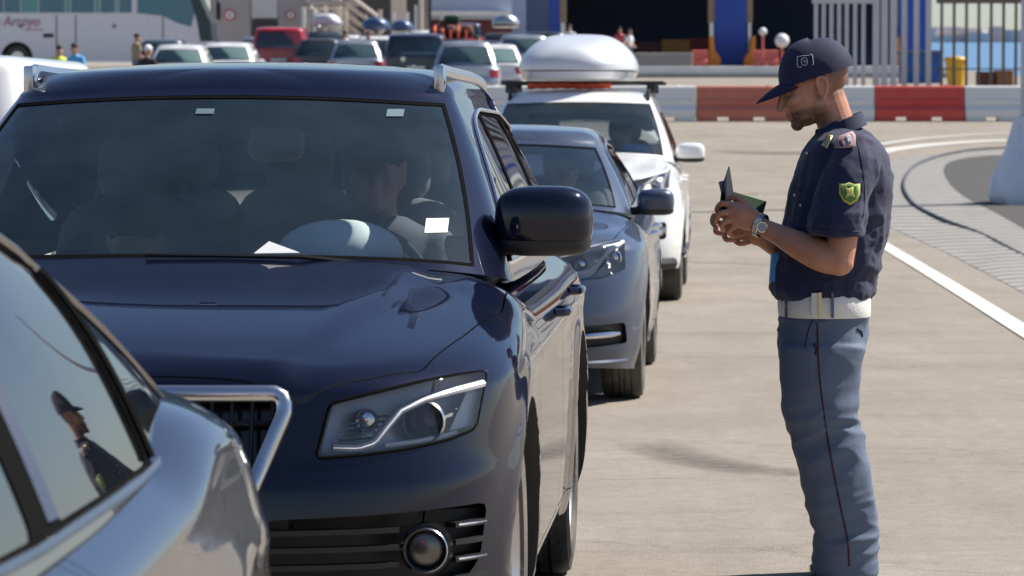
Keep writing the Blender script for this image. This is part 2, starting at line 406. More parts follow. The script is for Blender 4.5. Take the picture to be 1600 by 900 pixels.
L(m3.outputs[0], rp.inputs[0]); nn = t.nodes.new('ShaderNodeTexNoise'); nn.inputs['Scale'].default_value = 5; nn.inputs['Detail'].default_value = 7; L(tc.outputs['Object'], nn.inputs[0])
rr = t.nodes.new('ShaderNodeMapRange'); rr.inputs[3].default_value = .75; rr.inputs[4].default_value = 1.2; L(nn.outputs[0], rr.inputs[0])
mx = t.nodes.new('ShaderNodeVectorMath'); mx.operation = 'SCALE'; L(rp.outputs[0], mx.inputs[0]); L(rr.outputs[0], mx.inputs[3]); L(mx.outputs[0], b_.inputs['Base Color']); b_.inputs['Roughness'].default_value = .9
M['grooved slabs'] = gm
OUT = smoothpath([(1900, 222), (1640, 232), (1500, 238), (1400, 250), (1340, 272), (1325, 300), (1350, 335), (1405, 362), (1480, 396), (1560, 437), (1640, 480), (1800, 560)], 6)
INN = smoothpath([(1900, 236), (1650, 243), (1560, 243), (1510, 247), (1480, 256), (1474, 268), (1484, 288), (1510, 310), (1550, 330), (1600, 358), (1670, 395), (1830, 470)], 6)
onground('grooved_strip', list(zip(OUT, INN)), 'grooved slabs', .004)
onground('island', [(INN[i], (1950, 238 + i * 3.2)) for i in range(len(INN) - 1, -1, -2)][::-1], 'dark asphalt', .005)
pathline('edge_line', [(1900, 216), (1600, 219), (1500, 223), (1400, 233), (1340, 246), (1280, 262)], .5, 'faded paint', .008)
pathline('second_edge_line', [(1650, 207), (1560, 209), (1440, 217), (1360, 228)], .22, 'faded paint', .008)
o = MB().tube([G(*p) + Vector((0, 0, .03)) for p in smoothpath([(1900, 225), (1600, 232), (1530, 235), (1460, 248), (1422, 268), (1412, 292), (1424, 318), (1470, 345), (1530, 368), (1600, 404), (1700, 450)], 8)], .024, 6).ob('cable', 'cable rubber')
tag(o, 'dark hose or cable curving over the grooved slabs right of the officer', 'cable')
def softline(name, pix, width, m, lift):
    w = [G(*p) for p in smoothpath(pix, 6)]; vs = []; fs = []; al = []; K = 7
    for i, p in enumerate(w):
        t = w[min(i + 1, len(w) - 1)] - w[max(i - 1, 0)]; t.z = 0; t.normalize(); s = Vector((t.y, -t.x, 0))
        for k in range(K): q = p + s * width * (k / (K - 1) - .5); vs.append((q.x, q.y, gz(q.y) + lift)); al.append(math.sin(math.pi * k / (K - 1)) * math.sin(math.pi * min(1, max(0, i / (len(w) - 1)))) ** .5)
    for i in range(len(w) - 1):
        for k in range(K - 1): fs.append((i * K + k, i * K + k + 1, (i + 1) * K + k + 1, (i + 1) * K + k))
    me = mesh(name, vs, fs, m); a = me.color_attributes.new('fade', 'FLOAT_COLOR', 'POINT'); a.data.foreach_set('color', np.repeat(np.array(al, 'f'), 4)); return tag(link(name, me), kind='structure')
stm = bpy.data.materials.new('scuff stain'); t, b_ = nodes(stm); L = t.links.new; b_.inputs['Base Color'].default_value = (.13, .115, .10, 1); b_.inputs['Roughness'].default_value = .9
vc = t.nodes.new('ShaderNodeVertexColor'); vc.layer_name = 'fade'; nz = t.nodes.new('ShaderNodeTexNoise'); nz.inputs['Scale'].default_value = 14; nz.inputs['Detail'].default_value = 6; tc = t.nodes.new('ShaderNodeTexCoord'); L(tc.outputs['Object'], nz.inputs[0])
mm = t.nodes.new('ShaderNodeMath'); mm.operation = 'MULTIPLY'; L(vc.outputs[0], mm.inputs[0]); L(nz.outputs[0], mm.inputs[1]); L(mm.outputs[0], b_.inputs['Alpha']); M['scuff stain'] = stm
softline('tyre_scuff', [(1000, 690), (1060, 712), (1120, 726), (1180, 735), (1290, 742)], .40, 'scuff stain', .003)
softline('tyre_scuff', [(1110, 235), (1220, 240), (1330, 236), (1380, 226)], 1.6, 'scuff stain', .004)
pathline('joint_line', [(980, 412), (1060, 410), (1130, 411), (1215, 414)], .05, 'tyre mark', .003)
# ================================================================ car builder
def quarter(n, w, L, N):
    a = np.linspace(0, math.pi / 2, 400); x = np.sin(a) ** (2 / n); y = 1 - np.cos(a) ** (2 / n)
    s = np.concatenate([[0], np.cumsum(np.hypot(np.diff(x) * w, np.diff(y) * L))]); q = np.linspace(0, s[-1], N)
    return np.interp(q, s, x), np.interp(q, s, y)
class Shell:
    """closed half-outline stack: side rows then rounded top rows, mirrored"""
    def __init__(s, w, L, Lf, nf, Lr, nr, NF=26, NS=40, NR=18):
        fx, fy = quarter(nf, w, Lf, NF); rx, ry = quarter(nr, w, Lr, NR)
        sy = np.linspace(Lf, L - Lr, NS)[1:-1]
        s.cx = np.concatenate([fx, np.ones(len(sy)), rx[::-1]]); s.cy = np.concatenate([fy * Lf, sy, (L - ry * Lr)[::-1]])
        s.cx[0] = s.cx[-1] = 0; s.T = len(s.cx); s.L = L; s.rows = []
    def build(s, bottom=True, nsp=5):
        rows = list(s.rows)
        if bottom:
            b0 = rows[0]; ysp = .06 * s.L + .88 * s.cy
            lo = [np.array([b0[0] * (1 - q), b0[1] * (1 - q) + ysp * q, b0[2]]) for q in (1, .6, .25)]
            rows = lo + rows
        T = s.T; vs = []; fs = []
        for r in rows:
            for i in range(T): vs.append((r[0][i], r[1][i], r[2][i]))
            for i in range(T - 2, 0, -1): vs.append((-r[0][i], r[1][i], r[2][i]))
        n = 2 * T - 2
        for k in range(len(rows) - 1):
            for i in range(n): fs.append((k * n + i, k * n + (i + 1) % n, (k + 1) * n + (i + 1) % n, (k + 1) * n + i))
        return vs, fs, rows
def top_rows(sh, x1, y1, z1, Tfun, Sfun, Rfun, mixf, nr=9, nt=10):
    """rows rounding from the outline inwards to the centre line"""
    L = sh.L; ysp = .07 * L + .86 * sh.cy + (y1 - sh.cy) * .3
    ln = np.hypot(x1, y1 - ysp) + 1e-6; Rr = np.minimum(Rfun, ln * .9)
    T1 = Tfun(x1, y1); out = []
    ds = [1 - math.cos(a) for a in np.linspace(0, math.pi / 2, nr + 1)[1:]]
    def row(q):
        x = x1 * (1 - q); y = y1 * (1 - q) + ysp * q; d = q * ln; u = np.minimum(1, d / Rr)
        ell = 1 - np.sqrt(np.maximum(0, 1 - (1 - u) ** 2)); par = (1 - u) ** 2
        dr = mixf * par + (1 - mixf) * ell
        z = Tfun(x, y) - Sfun * dr - (T1 - Sfun - z1) * (1 - u)
        return np.array([x, y, z])
    for d in ds: out.append(row(d * Rr / ln))
    q0 = Rr / ln
    for k in range(1, nt + 1): out.append(row(q0 + (1 - q0) * k / nt))
    return out
def sm01(x): x = np.clip(x, 0, 1); return x * x * (3 - 2 * x)
class Car:
    def __init__(s, p):
        s.p = p; s.root = None; lod = p.get('lod', 0); g = p['g']
        NF, NS, NR = ((34, 70, 20), (26, 44, 16), (12, 20, 10))[lod]
        L, w = p['L'], p['w']; s.L = L
        s.Tc = pch(p['Tc']); s.fp = pch(p['fprof']); s.rp = pch(p['rprof']); s.wp = pch(p['wprof'])
        cr, cp = p.get('crown', .08), p.get('crown_p', 2.6); dome = p.get('dome')
        def T(x, y):
            z = s.Tc(y) - cr * np.abs(x / w) ** cp
            if dome:
                xr = dome[0] + (dome[1] - dome[0]) * sm01(y / 1.2)
                z = z + dome[2] * sm01((xr + .035 - np.abs(x)) / .07) * sm01((1.45 - y) / .25)
            return z
        s.T = T
        sh = Shell(w, L, p['Lf'], p['nf'], p['Lr'], p['nr'], NF, NS, NR); s.sh = sh
        cx, cy = sh.cx, sh.cy
        front = np.clip(1 - cy / p['Lf'], 0, 1) ** .7; rear = np.clip(1 - (L - cy) / p['Lr'], 0, 1) ** .7
        Sv = p['S'][0] + (p['S'][1] - p['S'][0]) * front + (p['S'][2] - p['S'][0]) * rear
        Rv = p['R'][0] + (p['R'][1] - p['R'][0]) * front + (p['R'][2] - p['R'][0]) * rear
        fw = 1 - sm01(cy / 1.3); rw = 1 - sm01((L - cy) / 1.1)
        z0 = np.full(len(cx), p['z0']) + .05 * front ** 2
        zt = T(cx * w, cy + s.fp(.9) * fw - s.rp(.9) * rw) - Sv
        ns = (34, 24, 12)[lod]; taper = p.get('taper')
        tw = pch(taper)(cy) if taper else np.zeros(len(cy))
        for k in range(ns + 1):
            z = z0 + (zt - z0) * k / ns
            hw = w + s.wp(z) + tw * sm01((z - .3) / .6)
            for ay in p['axles']:
                rr = np.hypot(cy - ay, z - p['wr']); hw = hw + p.get('flare', .015) * np.exp(-((rr - p['wr'] - .07) / .055) ** 2) * (z < p['wr'] * 2.5)
            sc = p.get('crease')
            if sc: hw = hw + sc[1] * np.exp(-((z - sc[0] - sc[3] * (cy / L)) / sc[2]) ** 2) * sm01((cy - .5) / .5)
            x = cx * hw; y = cy + s.fp(z) * fw - s.rp(z) * rw
            sh.rows.append(np.array([x, y, z]))
        mixf = np.zeros(len(cx)) + .35 * np.maximum(front, rear)
        x1, y1, z1 = sh.rows[-1]
        sh.rows += top_rows(sh, x1, y1, z1, T, Sv, Rv, mixf, (10, 8, 5)[lod], (26, 16, 7)[lod])
        vs, fs, _ = sh.build()
        me = mesh('body', vs, fs, p['paint']); fixn(me); s.body0 = me
        s.bvh = s.mkbvh(me)
        # greenhouse
        Gh = Shell(g['wb'], g['yr'] - g['yc'], g['Lf'], g['nf'], g['Lr'], g['nr'], (28, 22, 12)[lod], (50, 34, 16)[lod], (20, 16, 10)[lod]); s.gh = Gh
        gx, gy0 = Gh.cx, Gh.cy; gl = Gh.L; gcy = g['yc'] + gy0; s.Rc = pch(g['Rc']); s.zb = pch(g['zb'])
        gf = np.clip(1 - gy0 / g['Lf'], 0, 1) ** .6; gr = np.clip(1 - (gl - gy0) / g['Lr'], 0, 1) ** .6
        def TR(x, y): return s.Rc(y) - g['crown'] * np.abs(x / g['wr']) ** 2.2
        Sg = g['S'][0] + (g['S'][1] - g['S'][0]) * gf + (g['S'][2] - g['S'][0]) * gr
        Rg = g['R'][0] + (g['R'][1] - g['R'][0]) * gf + (g['R'][2] - g['R'][0]) * gr
        zbv = s.zb(gcy); yh, yrr = g['yh'], g['yrr']
        ytop = yh + gy0 / gl * (yrr - yh); zt = TR(gx * g['wr'], ytop) - Sg
        n2 = (26, 18, 10)[lod]; s.gw = []; s.gyt = []
        tp = pch(g['taper'])(gcy) if g.get('taper') else np.zeros(len(gx))
        for k in range(n2 + 1):
            q = k / n2; qq = q + g.get('bow', .10) * math.sin(math.pi * q) * .5
            hw = g['wb'] + (g['wr'] - g['wb']) * (1.12 * q - .12 * q * (1 - q) - .12 * q) + .012 * math.sin(math.pi * q)
            fr = g['yc'] + (yh - g['yc']) * (q - g.get('wsbow', .05) * math.sin(math.pi * q)); re = g['yr'] + (yrr - g['yr']) * (q - g.get('rsbow', .12) * math.sin(math.pi * q))
            Gh.rows.append(np.array([gx * (hw + tp), fr + gy0 / gl * (re - fr), zbv + (zt - zbv) * q]))
        x1, y1, z1 = Gh.rows[-1]
        Gh.L = yrr - yh; sv = Gh.cy; Gh.cy = gy0 / gl * Gh.L
        rows = []
        Lk = Gh.L; ysp = yh + .07 * Lk + .86 * Gh.cy
        ln = np.hypot(x1, y1 - ysp) + 1e-6; Rr = np.minimum(Rg, ln * .9); T1 = TR(x1, y1); mx = np.maximum(gf, gr)
        def row(q):
            x = x1 * (1 - q); y = y1 * (1 - q) + ysp * q; u = np.minimum(1, q * ln / Rr)
            ell = 1 - np.sqrt(np.maximum(0, 1 - (1 - u) ** 2)); par = (1 - u) ** 2
            return np.array([x, y, TR(x, y) - Sg * (mx * par + (1 - mx) * ell) - (T1 - Sg - z1) * (1 - u)])
        for a in np.linspace(0, math.pi / 2, (8, 6, 4)[lod] + 1)[1:]: rows.append(row((1 - math.cos(a)) * Rr / ln))
        for k in range(1, (15, 9, 5)[lod]): q0 = Rr / ln; rows.append(row(q0 + (1 - q0) * k / ((14, 8, 4)[lod])))
        Gh.rows += rows; Gh.L = gl; s.ns_g = n2
        vs, fs, rr = Gh.build(bottom=False); s.gv, s.gf = vs, fs
        me = mesh('cab', vs, fs, p['paint']); fixn(me); s.cab0 = me; s.gbvh = s.mkbvh(me)
    def mkbvh(s, me):
        return BVHTree.FromPolygons([v.co[:] for v in me.vertices], [tuple(f.vertices) for f in me.polygons])
    def hit(s, x=None, y=None, z=None, side='front', g=False):
        """point and normal on the surface seen from one side"""
        o, d = {'front': ((x, -5, z), (0, 1, 0)), 'rear': ((x, 12, z), (0, -1, 0)), 'right': ((5, y, z), (-1, 0, 0)),
                'left': ((-5, y, z), (1, 0, 0)), 'top': ((x, y, 5), (0, 0, -1))}[side]
        h = (s.gbvh if g else s.bvh).ray_cast(Vector(o), Vector(d))
        if h[0] is None:
            h = (s.gbvh if g else s.bvh).find_nearest(Vector((x or 0, y if y is not None else (0 if side == 'front' else s.L), z or 0)))
        n = h[1]
        if n.dot(Vector(d)) > 0: n = -n
        return h[0], n
    def patch(s, top, bot, side, off=.004, nu=20, nv=8, m='lamp lens', g=False, name='lens', parent=None, back=None, mirror=False):
        """surface strip following the body between two curves ((x,z) front/rear, (y,z) sides)"""
        tp = pch2(top, nu); bt = pch2(bot, nu); vs = []
        for i in range(nu + 1):
            for j in range(nv + 1):
                a = tp[i][0] * (1 - j / nv) + bt[i][0] * j / nv; c = tp[i][1] * (1 - j / nv) + bt[i][1] * j / nv
                if side in ('front', 'rear'): h, n = s.hit(x=a, z=c, side=side, g=g)
                else: h, n = s.hit(y=a, z=c, side=side, g=g)
                h = h + n * off
                vs.append((-h.x if mirror else h.x, h.y, h.z))
        fs = [(i * (nv + 1) + j, i * (nv + 1) + j + 1, (i + 1) * (nv + 1) + j + 1, (i + 1) * (nv + 1) + j) for i in range(nu) for j in range(nv)]
        return link(name, mesh(name, vs, fs, m), parent or s.root)
def pch2(pts, n):
    """resample a 2-D polyline to n+1 points, evenly by length"""
    p = np.array(pts, float); d = np.concatenate([[0], np.cumsum(np.hypot(*np.diff(p, axis=0).T))]); q = np.linspace(0, d[-1], n + 1)
    return list(zip(np.interp(q, d, p[:, 0]), np.interp(q, d, p[:, 1])))
def mir(poly): return [(-x, z) for x, z in poly][::-1]
def inset(poly, d):
    c = Vector((sum(p[0] for p in poly), sum(p[1] for p in poly))) / len(poly); out = []; n = len(poly)
    ar = sum(poly[i - 1][0] * poly[i][1] - poly[i][0] * poly[i - 1][1] for i in range(n)); sg = 1 if ar > 0 else -1
    for i in range(n):
        a, b, q = Vector(poly[i - 1]), Vector(poly[i]), Vector(poly[(i + 1) % n])
        e1 = (b - a); e2 = (q - b)
        if e1.length < 1e-7: e1 = e2
        if e2.length < 1e-7: e2 = e1
        n1 = Vector((-e1.y, e1.x)).normalized() * sg; n2 = Vector((-e2.y, e2.x)).normalized() * sg
        m = n1 + n2; m = m / max(.3, m.length_squared) * 2 if m.length > 1e-6 else n1
        out.append((b.x + m.x * d, b.y + m.y * d))
    return out
def wheel(name, r, tw, parent, loc, side, spokes=5, style=0, seg=56):
    """hub > tyre, rim ; side +1 looks out to +x"""
    hub = MB(); hub.lathe([(-.02, 0), (-.02, r * .42), (-.005, r * .42), (-.005, 0)], 32, 'x')
    h = link(name, hub.me('hub', 'disc steel'), parent, loc); h.scale = (side, 1, 1)
    ri = r * .70; t = MB(); hw = tw / 2; t.lathe([(-hw * .82, ri), (-hw * .95, ri * 1.03), (-hw, (ri + r) / 2), (-hw * .93, r * .955), (-hw * .75, r * .992)] +
        sum([[(x - .004, r), (x - .004, r - .008), (x + .004, r - .008), (x + .004, r)] for x in (-hw * .45, -hw * .12, hw * .12, hw * .45)], []) +
        [(hw * .75, r * .992), (hw * .93, r * .955), (hw, (ri + r) / 2), (hw * .95, ri * 1.03), (hw * .82, ri)], seg, 'x')
    link('tyre', t.me('tyre', 'tyre rubber'), h)
    k = MB(); k.lathe([(-hw * .8, ri * .97), (-hw * .6, ri * .93), (hw * .55, ri * .93), (hw * .78, ri * 1.0), (hw * .88, ri * 1.02), (hw * .86, ri * .98), (hw * .62, ri * .88), (hw * .5, ri * .9)], seg, 'x')
    k.lathe([(hw * .3, 0), (hw * .5, .001), (hw * .5, r * .10), (hw * .38, r * .15), (hw * .1, r * .17)], 24, 'x')
    for i in range(spokes):
        for dd in ((-.13, .13) if style == 0 else (0,)):
            a = 2 * math.pi * i / spokes; ro, rin = ri * .92, r * .12; wd = r * (.055 if style == 0 else .09)
            c0 = Vector((hw * .42, rin * math.cos(a + dd * 1.4), rin * math.sin(a + dd * 1.4))); c1 = Vector((hw * .62, ro * math.cos(a + dd), ro * math.sin(a + dd)))
            tg = Vector((0, -math.sin(a), math.cos(a)))
            q = [c0 - tg * wd, c0 + tg * wd, c1 + tg * wd * .8, c1 - tg * wd * .8]
            k.add([v for v in q] + [v - Vector((.03, 0, 0)) for v in q], [(0, 1, 2, 3), (7, 6, 5, 4), (0, 4, 5, 1), (1, 5, 6, 2), (2, 6, 7, 3), (3, 7, 4, 0)])
    link('rim', k.me('rim', 'rim alloy'), h)
    return h
def wheels(c, spokes=5, style=0, front_turn=0):
    p = c.p; r, tw = p['wr'], p['tw']; seg = (64, 40, 20)[p.get('lod', 0)]
    for ay in p['axles']:
        for sx in (1, -1): wheel('wheel', r, tw, c.root, (sx * (p['w'] + p.get('wx', -.012) - tw / 2), ay, r), sx, spokes, style, seg)
def seat(parent, x, y, m, z=.55, hr=True, w=.26):
    b = MB(); b.sell((x, y, z), (w, .27, .10), .5, .5); 
    rot = Matrix.Rotation(R(-14), 3, 'X'); b.sell((x, y + .33, z + .36), (w, .085, .36), .5, .55, rot=rot)
    o = b.ob('seat', m, parent)
    if hr:
        b = MB(); b.sell((x, y + .42, z + .80), (w * .52, .055, .10), .5, .6); b.tube([(x - .06, y + .41, z + .62), (x - .06, y + .42, z + .78)], .008, 6); b.tube([(x + .06, y + .41, z + .62), (x + .06, y + .42, z + .78)], .008, 6)
        b.ob('headrest', m, o)
def finish(c, label, cat, loc, yaw, name, group=None, inter=True, ws=None, dlo=None, wins=None, rw=None, doors=(), hood=None, boot=None, cuts=(), tub=True, sideglass='side glass', wsglass='windscreen glass', rwglass='side glass', trimm='black rubber'):
    """cut the openings and panels and link everything under one empty"""
    p = c.p; g = p['g']; w, L = p['w'], p['L']; lod = p.get('lod', 0)
    c.root = empty(name, loc, yaw, label, cat, group)
    bc = []
    for ay in p['axles']:
        for sx in (1, -1):
            q = MB(); q.lathe([(0, 0), (0, p['wr'] + p.get('archgap', .055)), (.6, p['wr'] + p.get('archgap', .055)), (.6, 0)], (56, 40, 20)[lod], 'x')
            q.v = [((v[0] + w - .30) * sx, v[1] + ay, v[2] + p['wr'] + .01) for v in q.v]; bc.append((q.me('arch', 'black plastic', smooth=False), 'DIFFERENCE'))
    if tub:
        q = MB(); y0, y1 = g['yc'] + .16, g['yr'] - .22
        q.prism(rpoly([(-(g['wb'] - .07), y0 + .25), (-(g['wb'] - .25), y0), (g['wb'] - .25, y0), (g['wb'] - .07, y0 + .25), (g['wb'] - .07, y1), (-(g['wb'] - .07), y1)], .1), 'z', .42, 2.2)
        bc.append((q.me('tub', 'interior dark', smooth=False), 'DIFFERENCE'))
    for cm in cuts: bc.append((cm, 'DIFFERENCE'))
    body = boolean(c.body0, bc)
    pieces = []
    def carve(poly, axis, a, b_, nm, gap=.004):
        nonlocal body
        big = MB().prism(poly, axis, a, b_).me('cut', 'gloss black', smooth=False); sm_ = MB().prism(inset(poly, gap), axis, a, b_).me('cut', 'gloss black', smooth=False)
        pc = boolean(body, [(sm_, 'INTERSECT')]); body = boolean(body, [(big, 'DIFFERENCE')])
        if len(pc.polygons): pieces.append((nm, pc))
    if hood: carve(hood, 'z', .55, 1.6, 'bonnet')
    if boot: carve(boot[0], 'y', boot[1], boot[2], 'boot_lid')
    for nm, poly in doors:
        for a, b_ in ((w - .34, w + .3), (-w - .3, -w + .34)): carve(poly, 'x', a, b_, nm)
    bo = link('body', fin(body, True, 30), c.root)
    for nm, me in pieces: link(nm, fin(me, True, 30), c.root)
    # greenhouse skin with window openings
    n2 = c.ns_g; Gh = c.gh
    if ws:
        k0, k1 = max(1, int(round(ws[2] * n2))), int(round(ws[3] * n2))
        def wpt(cxq, k):
            r = Gh.rows[k]; N = int(np.argmax(Gh.cx > .9999)); return (float(np.interp(cxq, Gh.cx[:N + 1], r[0][:N + 1])), float(np.interp(cxq, Gh.cx[:N + 1], r[2][:N + 1])))
        sidep = [wpt(ws[0] + (ws[1] - ws[0]) * (k - k0) / (k1 - k0), k) for k in range(k0, k1 + 1)]
        topp = [wpt(ws[1] * q, k1) for q in np.linspace(1, 0, 12)[1:-1]]; botp = [wpt(ws[0] * q, k0) for q in np.linspace(0, 1, 12)[1:-1]]
        half = [Vector(x) for x in botp + sidep + topp]; rp_ = rpoly([tuple(x) for x in half] + [(-x[0], x[1]) for x in half[::-1]], .0)
        c.wspoly = rp_
    def rearpoly():
        k0, k1 = max(1, int(round(rw[2] * n2))), int(round(rw[3] * n2)); N = int(np.where(Gh.cx > .9999)[0][-1])
        xs = Gh.cx[N:][::-1]
        f = lambda q, k: (float(np.interp(q, xs, Gh.rows[k][0][N:][::-1])), float(np.interp(q, xs, Gh.rows[k][2][N:][::-1])))
        h = [f(rw[0] * q, k0) for q in np.linspace(0, 1, 10)[1:]] + [f(rw[0] + (rw[1] - rw[0]) * (k - k0) / (k1 - k0), k) for k in range(k0 + 1, k1)] + [f(rw[1] * q, k1) for q in np.linspace(1, 0, 10)[:-1]]
        return h + [(-x, z) for x, z in h[::-1]]
    def shell(off, th, m):
        bm = bmesh.new(); bm.from_mesh(c.cab0); bm.normal_update()
        if off:
            for v in bm.verts: v.co -= v.normal * off
        me = bpy.data.meshes.new('s'); bm.to_mesh(me); bm.free(); me.materials.clear(); me.materials.append(M[m]); me.polygons.foreach_set('use_smooth', [True] * len(me.polygons))
        return solidify(me, th)
    ymid = (g['yh'] + g['yrr']) / 2
    def wcuts(grow, which, m):
        out = []
        if ws: out.append((MB().prism(inset(c.wspoly, -grow * .5), 'y', g['yc'] - .5, ymid - .2).me('c', m, smooth=False), 'DIFFERENCE'))
        if rw: out.append((MB().prism(inset(rearpoly(), -grow), 'y', ymid + .2, L + 1).me('c', m, smooth=False), 'DIFFERENCE'))
        for poly in ([dlo] if which == 'dlo' and dlo else (wins or [])):
            for a, b_ in ((.25, 1.6), (-1.6, -.25)): out.append((MB().prism(poly, 'x', a, b_).me('c', m, smooth=False), 'DIFFERENCE'))
        return out
    cab = boolean(shell(0, .018, p['paint']), wcuts(.0, 'dlo', 'black rubber')); link('roof', fin(cab, True, 30), c.root)
    trim = boolean(shell(.001, .012, trimm), wcuts(-.016, 'wins', trimm)); c.trim = link('window_trim', fin(trim, True, 30), c.root)
    # panes
    vs, fs = c.gv, c.gf
    me = bpy.data.meshes.new('t'); me.from_pydata(vs, [], fs); fixn(me)
    bm = bmesh.new(); bm.from_mesh(me); bm.normal_update()
    for v in bm.verts: v.co -= v.normal * .0035
    def inside(poly, x, y):
        r = False; j = len(poly) - 1
        for i in range(len(poly)):
            if (poly[i][1] > y) != (poly[j][1] > y) and x < (poly[j][0] - poly[i][0]) * (y - poly[i][1]) / (poly[j][1] - poly[i][1]) + poly[i][0]: r = not r
            j = i
        return r
    def pane(nm, poly, kind, m, sgn=1):
        pg = inset(poly, -.05 if lod < 2 else -.12); b = MB(); mp = {}
        for f in bm.faces:
            q = f.calc_center_median(); n = f.normal
            if kind == 'ws' and (q.y > ymid - .2 or n.y > -.2 or not inside(pg, q.x, q.z)): continue
            if kind == 'rw' and (q.y < ymid + .2 or n.y < .2 or not inside(pg, q.x, q.z)): continue
            if kind == 'side' and (q.x * sgn < .2 or abs(n.x) < .3 or not inside(pg, q.y, q.z)): continue
            idx = []
            for v in f.verts:
                if v.index not in mp: mp[v.index] = len(b.v); b.v.append(v.co[:])
                idx.append(mp[v.index])
            b.f.append(idx); b.mi.append(0)
        if b.f: return link(nm, b.me(nm, m, fix=False), c.root)
    bm.verts.index_update()
    if ws: pane('windscreen', c.wspoly, 'ws', wsglass)
    if rw: pane('rear_window', rearpoly(), 'rw', rwglass)
    for poly in (wins or []):
        for sg in (1, -1): pane('side_window', poly, 'side', sideglass, sg)
    bm.free()
    return c
def cutpit(c, poly, depth, side='front', m='lamp housing', both=True, g=False):
    """prisms that sink an opening of the given depth below the body surface"""
    out = []
    for pl in ([poly, mir(poly)] if both else [poly]):
        if side == 'front': f = lambda q: c.hit(x=q[0], z=q[1], side='front')[0].y + depth; a = -1.5
        else: f = lambda q: c.hit(x=q[0], z=q[1], side='rear')[0].y - depth; a = c.L + 1.5
        out.append(MB().prism(pl, 'y', a, f).me('pit', m, smooth=False))
    return out
def mirror_part(c, x, y, z, rx, ry, rz, m, sx, base=True, arm=.12, nm='door_mirror'):
    b = MB(); b.sell((sx * x, y, z), (rx, ry, rz), .62, .62, 28, 18)
    b.v = [(v[0], v[1] + .22 * abs(abs(v[0]) - (x - rx)) ** 1.3, max(v[2], z - rz * .55)) for v in b.v]
    o = b.ob(nm, m, c.root, angle=50)
    b = MB(); b.sell((sx * x, y + .003, z - rz * .58), (rx * .97, ry * .95, rz * .42), .6, .6, 28, 10); b.v = [(v[0], v[1] + .22 * abs(abs(v[0]) - (x - rx)) ** 1.3, v[2]) for v in b.v]
    b.tube([(sx * (x - rx * .6), y + .01, z - rz * .6), (sx * (x - rx - arm * .5), y + .03, z - rz * .75), (sx * (x - rx - arm), y + .05, z - rz * .9)], [rz * .34, rz * .32, rz * .5], 10)
    b.ob('mirror_base', 'black plastic', o)
    b = MB(); b.sell((sx * x, y + ry * .95 + .03, z), (rx * .82, .004, rz * .7), .5, .5); b.ob('mirror_glass', 'chrome', o)
    return o
def handle(c, y, z, m, sx, ln=.22):
    h, n = c.hit(y=y, z=z, side='right'); x = h.x
    pts = [(sx * (x - .004), y - ln / 2, z), (sx * (x + .030), y - ln / 2 + .03, z), (sx * (x + .036), y, z + .002), (sx * (x + .030), y + ln / 2 - .03, z), (sx * (x - .004), y + ln / 2, z)]
    MB().tube(pch3(pts, 14), .013, 8).ob('door_handle', m, c.root)
def pch3(pts, n):
    t = list(range(len(pts))); f = [pch([(a, p[k]) for a, p in zip(t, pts)]) for k in range(3)]; q = np.linspace(0, len(pts) - 1, n + 1)
    return [Vector(v) for v in zip(*[g(q) for g in f])]
def sideline(c, pts, r, m, name, g=False, off=0, closed=False, n=40, both=True, sx=1, flat=1):
    """thin trim or seam following the side"""
    pp = pch2(pts + ([pts[0]] if closed else []), n)
    for sgn in ((1, -1) if both else (1,)):
        q = []
        for y, z in pp:
            h, nn = c.hit(y=y, z=z, side='right', g=g); h = h + nn * off; q.append((h.x * sgn, h.y, h.z))
        if closed: q = q[:-1]
        MB().tube(q, r, 6, closed=closed).ob(name, m, c.root)
# ================================================================ the dark blue SUV in front
LY = 360 / FPX; YAW = -math.atan(LY)            # the queue of cars heads for a point right of centre
def lane(Y, off=0): return -.866 + LY * (Y - 8.82) + off
mat('navy paint', (.0034, .0052, .018), .38, .18, 1, spec=0, var=.08, dust=.012, croughness=.008)
mat('steel blue paint', (.028, .044, .085), .40, .3, 1, var=.06, dust=.08)
mat('white paint', (.78, .78, .77), .35, 0, 1, var=.03, dust=.06)
mat('graphite paint', (.05, .054, .066), .22, .75, 1, var=.05, dust=.03, croughness=.01)
mat('box silver', (.60, .62, .66), .38, 0, .5, var=.04, dust=.08)
q5 = Car(dict(L=4.63, w=.90, z0=.25, Lf=.72, nf=2.9, Lr=.6, nr=3.2, paint='navy paint',
    fprof=[(.2, .09), (.34, .02), (.5, 0), (.66, .012), (.70, .03), (.80, .055), (.87, .075), (.95, .12)],
    rprof=[(.2, .1), (.4, 0), (.6, 0), (.8, .05), (1.0, .12)],
    wprof=[(.2, -.05), (.33, -.012), (.5, 0), (.66, .004), (.80, .002), (.92, -.008), (1.05, -.055)],
    Tc=[(0, .90), (.12, .925), (.35, .98), (.7, 1.045), (1.0, 1.095), (1.25, 1.135), (1.6, 1.10), (3, 1.09), (4.2, 1.10), (4.63, 1.06)],
    crown=.075, crown_p=2.4, dome=(.40, .60, .014), S=(.085, .05, .06), R=(.17, .13, .1), crease=(.86, .012, .035, .05),
    axles=(.86, 3.67), wr=.37, tw=.245, flare=.016, lod=0,
    g=dict(wb=.825, wr=.625, yc=1.13, yr=4.42, Lf=.42, nf=2.5, Lr=.4, nr=2.6, yh=1.84, yrr=3.95,
        zb=[(1.1, 1.125), (1.6, 1.06), (2.5, 1.055), (4.4, 1.09)], Rc=[(1.8, 1.622), (2.1, 1.650), (2.6, 1.668), (3.2, 1.665), (4.0, 1.62)],
        crown=.035, S=(.06, .045, .07), R=(.13, .30, .25))))
def HL(c, top, bot): return [tuple(p) for p in top] + [tuple(p) for p in bot[::-1]]
hl_top = [(.500, .845), (.60, .868), (.70, .888), (.78, .898), (.838, .900)]
